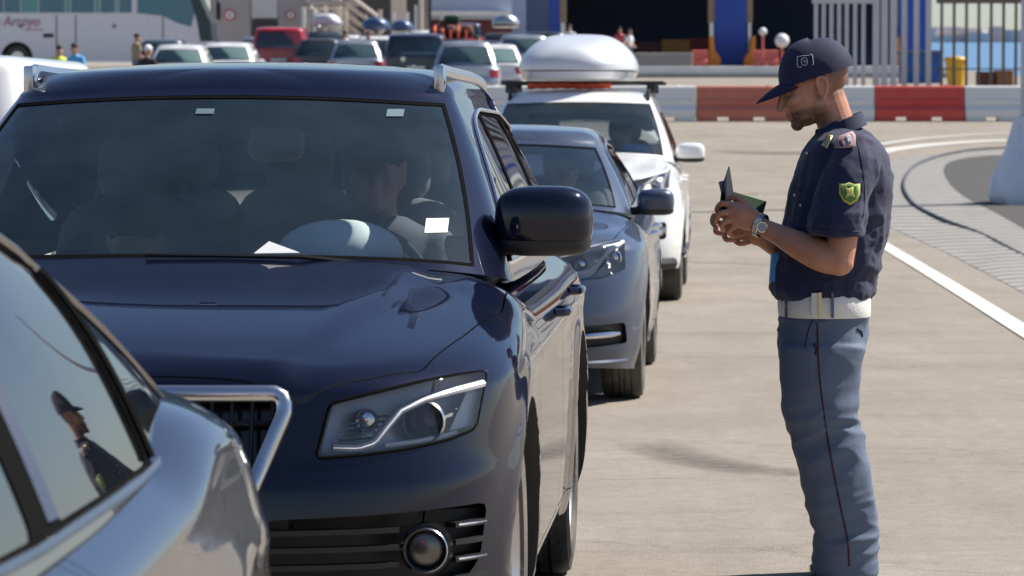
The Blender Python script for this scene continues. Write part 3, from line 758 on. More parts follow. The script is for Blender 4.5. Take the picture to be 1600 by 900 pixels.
hl_bot = [(.470, .722), (.58, .728), (.68, .738), (.76, .752), (.818, .772)]
hlp = rpoly(HL(q5, hl_top, hl_bot), .012, 2)
grl = rpoly([(-.375, .885), (.375, .885), (.405, .845), (.28, .52), (.24, .42), (-.24, .42), (-.28, .52), (-.405, .845)], .04, 3)
low = rpoly([(.36, .585), (.60, .592), (.845, .600), (.83, .47), (.78, .40), (.36, .39)], .02, 2)
cuts = cutpit(q5, hlp, .085) + cutpit(q5, grl, .07, both=False, m='gloss black') + cutpit(q5, low, .055, m='black plastic')
dlo = rpoly([(1.60, 1.115, .02), (2.19, 1.485, .25), (2.6, 1.525), (3.5, 1.515), (4.02, 1.43, .12), (4.16, 1.20, .06), (4.0, 1.165, .1), (2.6, 1.12)], .10, 5)
wins = [rpoly([(1.66, 1.130), (2.20, 1.478), (2.60, 1.512), (2.63, 1.135)], .03, 3), rpoly([(2.72, 1.137), (2.69, 1.513), (3.42, 1.50), (3.52, 1.165)], .03, 3), rpoly([(3.62, 1.175), (3.55, 1.49), (3.95, 1.42), (4.08, 1.21)], .03, 3)]
hoodp = rpoly([(-.44, .095), (.44, .095), (.58, .175), (.70, .27), (.77, .58), (.835, 1.0), (.83, 1.30), (.4, 1.24), (-.4, 1.24), (-.83, 1.30), (-.835, 1.0), (-.77, .58), (-.70, .27), (-.58, .175)], .03, 3)
fd = rpoly([(1.50, 1.2), (1.50, .95), (1.46, .45), (1.55, .33), (2.62, .33), (2.66, .6), (2.66, 1.2)], .03, 3)
rd = rpoly([(2.70, 1.2), (2.70, .6), (2.66, .33), (3.25, .33), (3.42, .66), (3.62, .9), (3.60, 1.2)], .03, 3)
q5loc = (lane(7.96), 7.96, 0)
finish(q5, 'dark navy car with chrome edged grille and silver roof rails leading the queue', 'car', q5loc, YAW, 'sport_utility_car',
    ws=(.90, .955, .0, .955), dlo=dlo, wins=wins, rw=(.85, .85, .2, .85), doors=[('front_door', fd), ('rear_door', rd)], hood=hoodp, cuts=cuts, sideglass='side glass', rwglass='side glass')
wheels(q5, 7, 0)
c = q5; r_ = c.root
# headlights: clear cover, chrome sweep, projector, side reflector
for mirr in (False, True):
    s_ = -1 if mirr else 1
    lens = c.patch(hl_top, hl_bot, 'front', .003, 26, 8, 'lamp lens', name='headlight', mirror=mirr)
    def hp(x, z, d):
        h, n = c.hit(x=x, z=z, side='front'); return Vector((s_ * x, h.y + d, z))
    def strip_(pts, r, m, nm, d, fl=1.0):
        pp = [hp(x, z, d) for x, z in pch2(pts, 30)]; MB().tube(pp, r, 8, sx=fl).ob(nm, m, lens)
    strip_([(.505, .745), (.56, .742), (.595, .752), (.62, .785), (.65, .822), (.70, .845), (.77, .862), (.825, .872)], .0105, 'lamp bright', 'chrome_sweep', .014, 1.6)
    op = [hp(x, z, -.001) for x, z in pch2(hlp + [hlp[0]], 90)[:-1]]; MB().tube(op, .0045, 6, closed=True).ob('lamp_gasket', 'black rubber', lens)
    strip_([(.62, .745), (.70, .752), (.775, .765)], .006, 'lamp bright', 'lower_trim', .02)
    b = MB(); cc = hp(.705, .795, .045); b.lathe([(-.02, .050), (-.028, .046), (-.02, .042), (.03, .040)], 32, 'y', cc); b.ob('projector_ring', 'satin metal', lens)
    b = MB(); b.sell(cc + Vector((0, .012, 0)), (.041, .030, .041), 1, 1, 24, 14); b.ob('projector_lens', 'gloss black', lens)
    b = MB(); b.v = []; q = [hp(.758, .768, .05), hp(.81, .778, .03), hp(.822, .862, .03), hp(.795, .855, .05)]
    b.add(q + [v + Vector((0, .02, 0)) for v in q], [(0, 1, 2, 3), (7, 6, 5, 4), (0, 4, 5, 1), (1, 5, 6, 2), (2, 6, 7, 3), (3, 7, 4, 0)]); b.ob('side_reflector', 'lamp bright', lens)
    b = MB()
    for k in range(5):
        z = .757 + .012 * k; b.tube([hp(.515 + .006 * k, z, .055), hp(.60 + .006 * k, z + .004, .055)], .003, 4)
    b.ob('inner_ribs', 'lamp reflector', lens)
    b = MB(); b.lathe([(-.012, .030), (.03, .028)], 20, 'y', hp(.575, .80, .055)); b.sell(hp(.575, .80, .06), (.027, .012, .027)); b.ob('main_beam', 'lamp reflector', lens)
# chrome grille frame, bars, surround plastics
def frontpath(poly, d=0): return [c.hit(x=x, z=z, side='front')[0] + Vector((0, d, 0)) for x, z in poly]
gp = rpoly([(-.388, .868), (.388, .868), (.400, .832), (.265, .50), (.23, .43), (-.23, .43), (-.265, .50), (-.400, .832)], .055, 6)
gp = pch2(gp + [gp[0]], 120)[:-1]
sec = [(-.021, -.02), (-.020, .002), (-.015, .010), (-.006, .014), (.006, .014), (.015, .010), (.020, .002), (.021, -.02)]
MB().sweep(frontpath(gp, -.004), sec, (0, -1, 0), closed=True).ob('grille_frame', 'satin metal', r_)
b = MB()
for i in range(-8, 9):
    x = i * .046; zz = .855
    zl = .45 if abs(x) < .26 else .45 + (abs(x) - .26) * 2.1
    if zl < zz - .03: b.tube([c.hit(x=x, z=z, side='front')[0] + Vector((0, .022, 0)) for z in np.linspace(zl, zz, 8)], .005, 6)
for z in (.53, .62, .71, .80):
    xe = .27 + (z - .45) * .33; b.tube([c.hit(x=x, z=z, side='front')[0] + Vector((0, .036, 0)) for x in np.linspace(-xe, xe, 16)], .006, 6)
b.ob('grille_bars', 'black plastic', r_)
MB().box(-.26, .26, -.012, .01, .52, .63, .004).ob('number_plate', 'plate', r_)
for s_ in (1, -1):
    cc = c.hit(x=.715, z=.505, side='front')[0]; cc = Vector((s_ * cc.x, cc.y, cc.z))
    b = MB(); b.lathe([(.05, .045), (-.010, .045), (-.014, .050), (-.010, .058), (.03, .062)], 36, 'y', cc); fo = b.ob('fog_lamp', 'gloss black', r_)
    b = MB(); b.lathe([(-.0115, .0475), (-.016, .050), (-.0115, .053)], 36, 'y', cc); b.ob('fog_ring', 'satin metal', fo)
    b = MB(); b.sell(cc + Vector((0, .012, 0)), (.044, .015, .044)); b.ob('fog_lens', 'fog reflector', fo)
    b = MB(); b.sell(cc + Vector((0, .006, 0)), (.046, .012, .046)); b.ob('fog_glass', 'lamp lens', fo)
    for z in (.43, .475, .515, .555):
        for xa, xb in ((.37, .655), (.775, .838)):
            b = MB(); pp = [c.hit(x=x, z=z, side='front')[0] + Vector((0, .004, 0)) for x in np.linspace(xa, xb, 10)]
            b.sweep([Vector((s_ * v.x, v.y, v.z)) for v in pp], [(-.006, -.03), (-.006, .006), (.006, .006), (.006, -.03)], (0, -1, 0)); b.ob('intake_slat', 'black plastic', r_)
    for z in (.475, .555):
        for xa, xb in ((.785, .842),):
            b = MB(); pp = [c.hit(x=x, z=z, side='front')[0] + Vector((0, -.004, 0)) for x in np.linspace(xa, xb, 6)]
            b.tube([Vector((s_ * v.x, v.y, v.z)) for v in pp], .003, 6); b.ob('slat_trim', 'satin metal', r_)
    mirror_part(c, .905, 1.60, 1.222, .132, .085, .095, 'navy paint', s_)
    handle(c, 2.52, .93, 'navy paint', s_); handle(c, 3.42, .95, 'navy paint', s_)
    b = MB(); rail = pch3([(s_ * .585, 2.04, 1.60), (s_ * .585, 2.12, 1.635), (s_ * .585, 2.5, 1.630), (s_ * .58, 3.2, 1.628), (s_ * .575, 3.78, 1.61), (s_ * .57, 3.86, 1.56)], 40)
    b.tube(rail, .02, 8, sx=.9); b.box(s_ * .585 - .014, s_ * .585 + .014, 2.02, 2.10, 1.57, 1.648, .006); b.ob('roof_rail', 'satin metal', r_)
sideline(c, dlo, .006, 'satin metal', 'window_surround', g=True, off=.004, closed=True, n=90)
# cabin
b = MB(); b.prism(rpoly([(1.32, 1.00), (1.5, 1.085), (1.75, 1.09), (1.95, 1.03), (1.97, .75), (1.4, .75)], .05, 4), 'x', -.76, .76); b.ob('dashboard', 'interior dark', r_)
b = MB(); b.sell((.33, 1.80, 1.125), (.175, .12, .095), .95, .9); b.ob('instrument_hood', 'bright cabin trim', r_)  # sunlight on the hood is put into its very pale colour
b = MB(); ring = [Vector((.37 + .185 * math.cos(a), 2.02 - .03 * math.sin(a), 1.01 + .175 * math.sin(a))) for a in np.linspace(0, 2 * math.pi, 40, endpoint=False)]
b.tube(ring, .015, 8, closed=True); b.sell((.37, 2.02, 1.0), (.06, .03, .05)); b.tube([(.2, 2.02, 1.0), (.54, 2.02, 1.0)], .015, 6); b.ob('steering_wheel', 'interior dark', r_)
for x, y in ((.37, 2.25), (-.37, 2.25)): seat(r_, x, y, 'seat fabric')
for x in (.38, 0, -.38): seat(r_, x, 3.1, 'seat fabric', z=.57, w=.22)
b = MB(); b.sell((.03, 2.72, 1.425), (.085, .05, .055), .5, .5); b.ob('rear_headrest', 'bright cabin trim', r_)
b = MB(); b.sell((-.07, 2.06, 1.455), (.115, .022, .035), .5, .5); b.tube([(-.07, 2.06, 1.46), (-.06, 1.96, 1.50), (-.06, 1.93, 1.52)], .014, 6); b.sell((-.06, 1.93, 1.52), (.04, .04, .035)); b.ob('rear_view_mirror', 'black plastic', r_)
def onws(x, z): 
    h, n = c.hit(x=x, z=z, side='front', g=True); return h, n
mat('page tint', (.10, .16, .19), .6)
def sticker(nm, x0, x1, z0, z1, m):
    b = MB(); pts = [onws(x, z) for z in (z0, z1) for x in (x0, x1)]
    a = [h + n * (.0035 - .0035) for h, n in pts]; k = [h + n * (.0015 - .0035) for h, n in pts]
    b.add(a + k, [(0, 1, 3, 2), (4, 6, 7, 5), (0, 4, 5, 1), (2, 3, 7, 6), (0, 2, 6, 4), (1, 5, 7, 3)]); return b.ob(nm, m, r_, smooth=False)
sticker('windscreen_sticker', .605, .662, 1.198, 1.234, 'paper'); sticker('toll_tag', .46, .505, 1.505, 1.525, 'page tint'); sticker('toll_tag', -.06, -.01, 1.512, 1.526, 'page tint')
b = MB(); cz = 1.152
b.tube([(-.10, 1.135, 1.146), (.3, 1.14, 1.142), (.62, 1.255, 1.105)], .006, 6); b.ob('windscreen_wiper', 'black plastic', r_)
sh_ = MB().add([(.18, 1.150, 1.150), (.30, 1.152, 1.152), (.215, 1.185, 1.180), (.185, 1.15, 1.148), (.30, 1.152, 1.150), (.215, 1.185, 1.178)], [(0, 1, 2), (5, 4, 3), (0, 3, 4, 1), (1, 4, 5, 2), (2, 5, 3, 0)])
pp = sh_.ob('paper_slip', 'paper', None, smooth=False); pp.location = q5loc; pp.rotation_euler = (0, 0, YAW); tag(pp, 'small white paper slip tucked at the foot of the navy car windscreen', 'paper')
# ================================================================ the other near cars
# --- dark saloon passing on the left, seen over its rear door
sd_ = Car(dict(L=4.75, w=.935, z0=.2, Lf=.8, nf=2.7, Lr=.75, nr=2.6, paint='graphite paint',
    fprof=[(.2, .06), (.4, 0), (.6, .02), (.75, .08)], rprof=[(.2, .10), (.35, .02), (.55, 0), (.75, .05), (.95, .16)],
    wprof=[(.2, -.05), (.33, -.015), (.5, 0), (.68, .0), (.82, -.012), (.92, -.035), (1.0, -.07)],
    Tc=[(0, .70), (.3, .80), (.8, .92), (1.2, .985), (2.0, .97), (3.4, 1.01), (3.9, 1.075), (4.3, 1.07), (4.6, 1.025), (4.75, .97)],
    crown=.07, crown_p=2.6, S=(.06, .05, .09), R=(.12, .12, .22), crease=(.74, .008, .03, .06),
    axles=(.92, 3.72), wr=.33, tw=.22, lod=0,
    g=dict(wb=.845, wr=.60, yc=1.15, yr=4.22, Lf=.42, nf=2.5, Lr=.34, nr=3.2, yh=1.95, yrr=3.40,
        zb=[(1.1, .985), (1.8, .91), (2.8, .925), (3.7, .96), (4.2, 1.02)], Rc=[(1.9, 1.43), (2.3, 1.47), (2.8, 1.485), (3.5, 1.43)],
        crown=.035, S=(.035, .05, .06), R=(.14, .30, .36), taper=[(1, 0), (3.0, 0), (3.6, -.015), (4.2, -.06)], rsbow=.12)))
sdlo = rpoly([(1.60, .955, .02), (2.25, 1.30, .2), (2.7, 1.36), (3.25, 1.345, .2), (3.62, 1.24, .2), (3.90, 1.115, .1), (4.06, .985, .02), (3.4, .957), (2.6, .945)], .08, 5)
swins = [rpoly([(1.68, .965), (2.28, 1.29), (2.60, 1.325), (2.62, .958)], .03, 3), rpoly([(2.78, .962), (2.76, 1.34), (3.20, 1.330, .15), (3.46, 1.275, .1), (3.50, 1.258, .02), (3.515, .970)], .03, 4), rpoly([(3.555, .972, .01), (3.54, 1.245, .02), (3.70, 1.175, .1), (3.87, 1.095, .1), (4.01, .992, .03)], .02, 4)]
srd = rpoly([(2.72, 1.2), (2.72, .30), (3.28, .30), (3.44, .60), (3.66, .735), (3.95, .79), (4.12, .85), (4.03, .965), (4.03, 1.2)], .05, 4)
sfd = rpoly([(1.55, 1.2), (1.50, .4), (1.6, .30), (2.68, .30), (2.68, 1.2)], .03, 3)
sbt = rpoly([(-.62, .62), (.62, .62), (.64, 1.0), (.5, 1.3), (-.5, 1.3), (-.64, 1.0)], .05, 3)
sloc = (-1.067 - .293 + LY * (1.75 - 5.75), 1.75, 0)
sloc = (-1.355 + LY * (1.90 - 5.75), 1.90, 0)
finish(sd_, 'dark grey saloon cut off by the left edge with sky mirrored in its windows', 'car', sloc, YAW, 'saloon_car',
    ws=(.90, .95, .02, .95), dlo=sdlo, wins=swins, rw=(.82, .80, .12, .88), doors=[('front_door', sfd), ('rear_door', srd)], boot=(sbt, 3.95, 5.2),
    sideglass='tinted glass', rwglass='tinted glass')
wheels(sd_, 5, 1)
mat('dark trim metal', (.30, .29, .29), .25, 1)
sideline(sd_, sdlo, .009, 'dark trim metal', 'window_surround', g=True, off=.003, closed=True, n=110)
sideline(sd_, [(2.735, .97), (2.72, 1.335)], .022, 'dark trim metal', 'pillar_trim', g=True, off=-.010)
sideline(sd_, [(3.535, .975), (3.52, 1.26)], .010, 'black rubber', 'quarter_bar', g=True, off=.0)
for s_ in (1, -1): handle(sd_, 3.40, .70, 'graphite paint', s_); mirror_part(sd_, .93, 1.42, .93, .11, .08, .07, 'graphite paint', s_)
sd_.patch([(.55, .80), (.72, .815), (.84, .82)], [(.55, .70), (.72, .70), (.86, .72)], 'rear', .004, 16, 6, 'red lens', name='tail_lamp'); sd_.patch([(.55, .80), (.72, .815), (.84, .82)], [(.55, .70), (.72, .70), (.86, .72)], 'rear', .004, 16, 6, 'red lens', name='tail_lamp', mirror=True)
for x, y in ((.36, 2.2), (-.36, 2.2), (.36, 2.75), (-.36, 2.75)): seat(sd_.root, x, y, 'interior dark', z=.45)
# --- steel blue hatch behind the navy car
c2 = Car(dict(L=4.40, w=.895, z0=.17, archgap=.04, Lf=.74, nf=2.8, Lr=.6, nr=2.8, paint='steel blue paint',
    fprof=[(.17, .05), (.22, .01), (.30, 0), (.45, .0), (.62, .03), (.76, .08), (.88, .14)], rprof=[(.2, .1), (.4, 0), (.6, 0), (.9, .08)],
    wprof=[(.2, -.05), (.33, -.012), (.5, 0), (.66, .0), (.80, -.01), (.92, -.045)],
    Tc=[(0, .84), (.15, .88), (.5, .945), (.9, .985), (1.2, 1.03), (1.6, 1.0), (3, 1.02), (4.0, 1.05), (4.4, 1.0)],
    crown=.09, crown_p=2.6, dome=(.34, .56, .016), S=(.08, .06, .06), R=(.16, .16, .1), crease=(.78, .012, .04, .06),
    axles=(.87, 3.52), wr=.335, tw=.225, lod=1,
    g=dict(wb=.80, wr=.585, yc=1.10, yr=4.15, Lf=.42, nf=2.5, Lr=.4, nr=2.6, yh=1.95, yrr=3.6,
        zb=[(1.1, 1.02), (1.6, .96), (2.5, .97), (4.2, 1.0)], Rc=[(1.9, 1.425), (2.2, 1.455), (2.7, 1.475), (3.3, 1.465), (3.7, 1.43)],
        crown=.035, S=(.06, .045, .07), R=(.12, .30, .25))))
h2t = [(.42, .785), (.60, .83), (.72, .855), (.79, .868)]; h2b = [(.40, .69), (.56, .67), (.70, .68), (.80, .72)]
h2p = rpoly(h2t + h2b[::-1], .012, 2)
f2 = rpoly([(.50, .425), (.80, .44), (.81, .33), (.52, .31)], .02, 3)
g2 = rpoly([(-.36, .70), (.36, .70), (.30, .58), (-.30, .58)], .03, 3); l2 = rpoly([(-.5, .42), (.5, .42), (.45, .28), (-.45, .28)], .03, 3)
d2 = rpoly([(1.62, 1.0, .02), (2.25, 1.32, .2), (2.7, 1.36), (3.4, 1.34), (3.9, 1.2, .1), (3.95, 1.08, .06), (2.6, 1.02)], .08, 4)
w2 = [rpoly([(1.70, 1.015), (2.28, 1.31), (2.58, 1.34), (2.60, 1.03)], .03, 3), rpoly([(2.68, 1.03), (2.66, 1.34), (3.35, 1.325), (3.45, 1.06)], .03, 3)]
ho2 = rpoly([(-.42, .10), (.42, .10), (.62, .24), (.74, .42), (.79, 1.0), (.74, 1.22), (.4, 1.16), (-.4, 1.16), (-.74, 1.22), (-.79, 1.0), (-.74, .42), (-.62, .24)], .03, 3)
Y2 = 18.18
finish(c2, 'steel blue hatchback waiting second in the queue behind the navy car', 'car', (lane(Y2, .03), Y2, 0), YAW, 'hatchback_car',
    ws=(.90, .95, .0, .955), dlo=d2, wins=w2, rw=(.85, .8, .2, .85), doors=[('front_door', rpoly([(1.5, 1.1), (1.46, .45), (1.55, .3), (2.62, .3), (2.64, 1.1)], .03)), ('rear_door', rpoly([(2.67, 1.1), (2.65, .3), (3.15, .3), (3.35, .7), (3.5, 1.1)], .03))],
    hood=ho2, cuts=cutpit(c2, h2p, .08) + cutpit(c2, f2, .04, m='black plastic') + cutpit(c2, g2, .05, both=False, m='gloss black') + cutpit(c2, l2, .05, both=False, m='black plastic'))
wheels(c2, 5, 1)
def simple_lamp(c, top, bot, inner, dx=0, proj=()):
    for mirr in (False, True):
        s_ = -1 if mirr else 1
        lens = c.patch(top, bot, 'front', .003, 18, 6, 'lamp lens', name='headlight', mirror=mirr)
        def hp(x, z, d): h, n = c.hit(x=x, z=z, side='front'); return Vector((s_ * x, h.y + d, z))
        for pts, r, m, d in inner: MB().tube([hp(x, z, d) for x, z in pch2(pts, 20)], r, 6).ob('lamp_strip', m, lens)
        for (x, z, rr) in proj:
            b = MB(); cc = hp(x, z, .05); b.lathe([(-.01, rr), (-.02, rr * .9), (.02, rr * .8)], 20, 'y', cc); b.sell(cc, (rr * .8, rr * .5, rr * .8), 1, 1, 16, 10); b.ob('projector', 'lamp reflector', lens)
simple_lamp(c2, h2t, h2b, [([(.45, .705), (.56, .70), (.62, .715), (.66, .75), (.70, .80), (.78, .855)], .012, 'lamp bright', .018), ([(.46, .785), (.65, .825), (.78, .85)], .010, 'lamp bright', .014)], proj=((.57, .745, .040), (.735, .775, .045)))
for s_ in (1, -1):
    mirror_part(c2, .925, 1.60, 1.04, .105, .075, .075, 'steel blue paint', s_); handle(c2, 2.5, .84, 'chrome', s_); handle(c2, 3.3, .86, 'chrome', s_)
    pts = [c2.hit(x=x, z=.375 + (x - .6) * .05, side='front')[0] for x in np.linspace(.58, .77, 8)]
    MB().tube([Vector((s_ * v.x, v.y + .012, v.z)) for v in pts], [.012, .018, .02, .02, .02, .02, .016, .01], 8).ob('fog_lamp', 'lamp lens' if 0 else 'lamp reflector', c2.root)
c2.patch([(.42, .80), (.46, .80)], [(.42, .79), (.46, .79)], 'front', .003, 4, 2, 'steel blue paint', name='lamp_corner')
sideline(c2, d2, .006, 'satin metal', 'window_surround', g=True, off=.003, closed=True, n=60)
b = MB(); gp2 = pch2(g2 + [g2[0]], 50)[:-1]; b.sweep([c2.hit(x=x, z=z)[0] for x, z in gp2], [(-.012, -.01), (-.012, .01), (.012, .01), (.012, -.01)], (0, -1, 0), closed=True); b.ob('grille_frame', 'satin metal', c2.root)
pts = [c2.hit(x=x, z=.235)[0] + Vector((0, -.004, 0)) for x in np.linspace(-.8, .8, 30)]; MB().tube(pts, .014, 6).ob('bumper_lip', 'steel blue paint', c2.root)
MB().prism(rpoly([(1.32, .85), (1.5, .95), (1.8, .95), (1.9, .9), (1.9, .6), (1.4, .6)], .05), 'x', -.72, .72).ob('dashboard', 'interior dark', c2.root)
for x, y in ((.37, 2.2), (-.37, 2.2), (.37, 3.0), (-.37, 3.0)): seat(c2.root, x, y, 'seat fabric', z=.45)
# --- white SUV with the roof box
c3 = Car(dict(L=4.68, w=.93, z0=.27, Lf=.75, nf=2.7, Lr=.6, nr=3.0, paint='white paint',
    fprof=[(.2, .08), (.34, .02), (.5, 0), (.7, .02), (.85, .05), (1.0, .12)], rprof=[(.2, .1), (.4, 0), (.6, 0), (.9, .08)],
    wprof=[(.2, -.05), (.33, -.012), (.5, 0), (.7, .0), (.85, -.01), (1.0, -.045)],
    Tc=[(0, 1.0), (.15, 1.04), (.5, 1.11), (.9, 1.17), (1.2, 1.215), (1.6, 1.17), (3, 1.17), (4.2, 1.2), (4.68, 1.15)],
    crown=.09, crown_p=2.6, dome=(.36, .58, .02), S=(.08, .06, .06), R=(.16, .16, .1), crease=(.90, .014, .04, .06),
    axles=(.90, 3.60), wr=.36, tw=.24, lod=1,
    g=dict(wb=.845, wr=.635, yc=1.10, yr=4.45, Lf=.42, nf=2.5, Lr=.4, nr=2.8, yh=1.85, yrr=4.1,
        zb=[(1.1, 1.205), (1.6, 1.13), (2.5, 1.13), (4.4, 1.16)], Rc=[(1.8, 1.725), (2.1, 1.755), (2.6, 1.775), (3.4, 1.765), (4.2, 1.71)],
        crown=.03, S=(.05, .045, .07), R=(.12, .30, .25))))
h3t = [(.46, .985), (.60, 1.035), (.74, 1.075), (.82, 1.095)]; h3b = [(.44, .90), (.56, .885), (.70, .905), (.82, .95)]
g3 = rpoly([(-.40, .93), (.40, .93), (.34, .68), (-.34, .68)], .03, 3); l3 = rpoly([(-.55, .50), (.55, .50), (.5, .36), (-.5, .36)], .03, 3); f3 = rpoly([(.66, .66), (.80, .67), (.80, .53), (.68, .52)], .03, 3)
d3 = rpoly([(1.62, 1.18, .02), (2.2, 1.53, .2), (2.7, 1.58), (3.5, 1.57), (4.0, 1.46, .1), (4.05, 1.28, .06), (2.6, 1.19)], .08, 4)
w3 = [rpoly([(1.70, 1.195), (2.24, 1.52), (2.58, 1.56), (2.60, 1.20)], .03, 3), rpoly([(2.68, 1.20), (2.66, 1.56), (3.35, 1.55), (3.45, 1.23)], .03, 3), rpoly([(3.55, 1.24), (3.5, 1.54), (3.9, 1.45), (3.97, 1.28)], .03, 3)]
Y3 = 28.6
finish(c3, 'white sport utility car carrying a silver roof box, third in the queue', 'car', (lane(Y3, .02), Y3, 0), YAW, 'sport_utility_car', 
    ws=(.90, .95, .0, .95), dlo=d3, wins=w3, rw=(.85, .8, .2, .85), doors=[('front_door', rpoly([(1.5, 1.3), (1.46, .45), (1.55, .36), (2.62, .36), (2.64, 1.3)], .03)), ('rear_door', rpoly([(2.67, 1.3), (2.65, .36), (3.15, .36), (3.40, .8), (3.55, 1.3)], .03))],
    hood=[(x, y) for x, y in ho2], cuts=cutpit(c3, rpoly(h3t + h3b[::-1], .012, 2), .08) + cutpit(c3, f3, .05, m='black plastic') + cutpit(c3, g3, .05, both=False, m='gloss black') + cutpit(c3, l3, .05, both=False, m='black plastic'), sideglass='tinted glass')
wheels(c3, 5, 1)
simple_lamp(c3, h3t, h3b, [([(.47, .975), (.62, 1.03), (.80, 1.08)], .012, 'lamp bright', .016), ([(.62, .90), (.70, .93), (.78, 1.03)], .008, 'satin metal', .03)], proj=((.58, .95, .045), (.71, .97, .05)))
for s_ in (1, -1):
    mirror_part(c3, .975, 1.62, 1.225, .125, .085, .085, 'white paint', s_); handle(c3, 2.5, .98, 'white paint', s_); handle(c3, 3.3, 1.0, 'white paint', s_)
    h = c3.hit(x=.735, z=.60)[0]; b = MB(); b.lathe([(.0, .05), (-.005, .055), (.02, .06)], 20, 'y', (s_ * h.x, h.y + .03, h.z)); b.sell((s_ * h.x, h.y + .035, h.z), (.05, .02, .05), 1, 1, 16, 8); b.ob('fog_lamp', 'lamp reflector', c3.root)
    rail = pch3([(s_ * .60, 2.0, 1.68), (s_ * .60, 2.1, 1.75), (s_ * .60, 2.9, 1.775), (s_ * .60, 3.9, 1.74), (s_ * .60, 4.0, 1.67)], 24); MB().tube(rail, .018, 6).ob('roof_rail', 'black plastic', c3.root)
for yy in (2.35, 3.35):
    b = MB(); b.box(-.69, .73, yy - .045, yy + .045, 1.815, 1.845, .01); b.box(-.66, -.58, yy - .05, yy + .05, 1.74, 1.84, .01); b.box(.58, .66, yy - .05, yy + .05, 1.74, 1.84, .01); b.ob('roof_bar', 'black plastic', c3.root)
sideline(c3, [(.55, .40), (1.35, .42)], .02, 'black plastic', 'cladding'); sideline(c3, [(1.35, .38), (3.1, .38)], .03, 'black plastic', 'sill_cladding', off=-.01)
b = MB(); gp3 = pch2(g3 + [g3[0]], 50)[:-1]; b.sweep([c3.hit(x=x, z=z)[0] for x, z in gp3], [(-.014, -.01), (-.014, .01), (.014, .01), (.014, -.01)], (0, -1, 0), closed=True); b.ob('grille_frame', 'satin metal', c3.root)
pts = [c3.hit(x=x, z=.33)[0] + Vector((0, 0, 0)) for x in np.linspace(-.85, .85, 30)]; MB().tube(pts, .05, 8).ob('bumper_lip', 'black plastic', c3.root)
MB().prism(rpoly([(1.32, 1.05), (1.5, 1.14), (1.8, 1.13), (1.9, 1.08), (1.9, .7), (1.4, .7)], .05), 'x', -.76, .76).ob('dashboard', 'interior dark', c3.root)
for x, y in ((.37, 2.2), (-.37, 2.2), (.37, 3.0), (-.37, 3.0)): seat(c3.root, x, y, 'seat fabric', z=.62)
mat('blue cloth', (.02, .32, .60), .8); mat('red cloth', (.62, .08, .03), .7)
w_ = MB(); w_.sell((.50, 1.44, 1.245), (.13, .07, .055), .8, .9); bc_ = w_.ob('blue_bundle', 'blue cloth'); bc_.location = c3.root.location; bc_.rotation_euler = (0, 0, YAW)
tag(bc_, 'bright blue cloth bundle lying on the dashboard of the white car', 'cloth')
def cargo_box(name, par_loc, yaw, c, r, m, label, cat='roof box'):
    """two-shell roof box: pillow lid over a tray with a seam"""
    root = empty(name, par_loc, yaw, label, cat)
    n = 28; sh = Shell(r[0], r[1] * 2, r[1] * .95, 2.6, r[1] * .8, 3.2, 26, 6, 22); x0, y0, z0 = c
    for q in (0, .3, .7, 1): sh.rows.append(np.array([sh.cx * r[0] * (.93 + .07 * q), r[1] + (sh.cy - r[1]) * (.95 + .05 * q), z0 + .0 * sh.cx + r[2] * .16 * q]))
    vs, fs, _ = sh.build(); me = mesh('t', vs, fs, m); fixn(me)
    x1, y1, z1 = sh.rows[-1]
    tf = lambda x, y: z0 + r[2] * (1 - .12 * (np.abs(x) / r[0]) ** 2 - .40 * np.clip(1 - y / (r[1] * 1.0), 0, 1) ** 1.7 - .12 * np.clip(y / r[1] - 1.2, 0, 1) ** 2)
    base = [np.array([x1, y1, z1 + .012]), np.array([x1 * 1.012, r[1] + (y1 - r[1]) * 1.006, z1 + .02]), np.array([x1 * 1.01, r[1] + (y1 - r[1]) * 1.005, z1 + .05])]
    Sf = np.clip(tf(base[2][0], base[2][1]) - base[2][2], .05, 1)
    rows = base + top_rows(sh, base[2][0], base[2][1], base[2][2], tf, Sf, np.full(len(x1), r[0] * .62), np.full(len(x1), .25), 12, 14)
    sh.rows = rows; vs2, fs2, _ = sh.build(); me2 = mesh('t', vs2, fs2, m); fixn(me2)
    for me_, nm in ((me, 'tray'), (me2, 'lid')):
        for v in me_.vertices: v.co = Vector((v.co.x + x0, v.co.y + y0 - r[1], v.co.z))
        link(nm, fin(me_, True, 40), root)
    return root
cargo_box('roof_box', c3.root.location, YAW, (-.045, 3.0, 1.86), (.52, 1.05, .41), 'box silver', 'large silver grey roof box on the bars of the white car')
b = MB()
for k, (xa, xb) in enumerate(((-.46, .27),)):
    pp = pch3([(xa, 2.25, 1.80), (-.2, 2.23, 1.805), (.05, 2.25, 1.80), (xb, 2.24, 1.805)], 24); b.tube(pp, [.026 + .004 * math.sin(i * 1.9) for i in range(25)], 8, sx=1.2)
o = b.ob('rolled_cloth', 'red cloth'); o.location = c3.root.location; o.rotation_euler = (0, 0, YAW); tag(o, 'orange red roll strapped under the front of the silver roof box', 'roll')
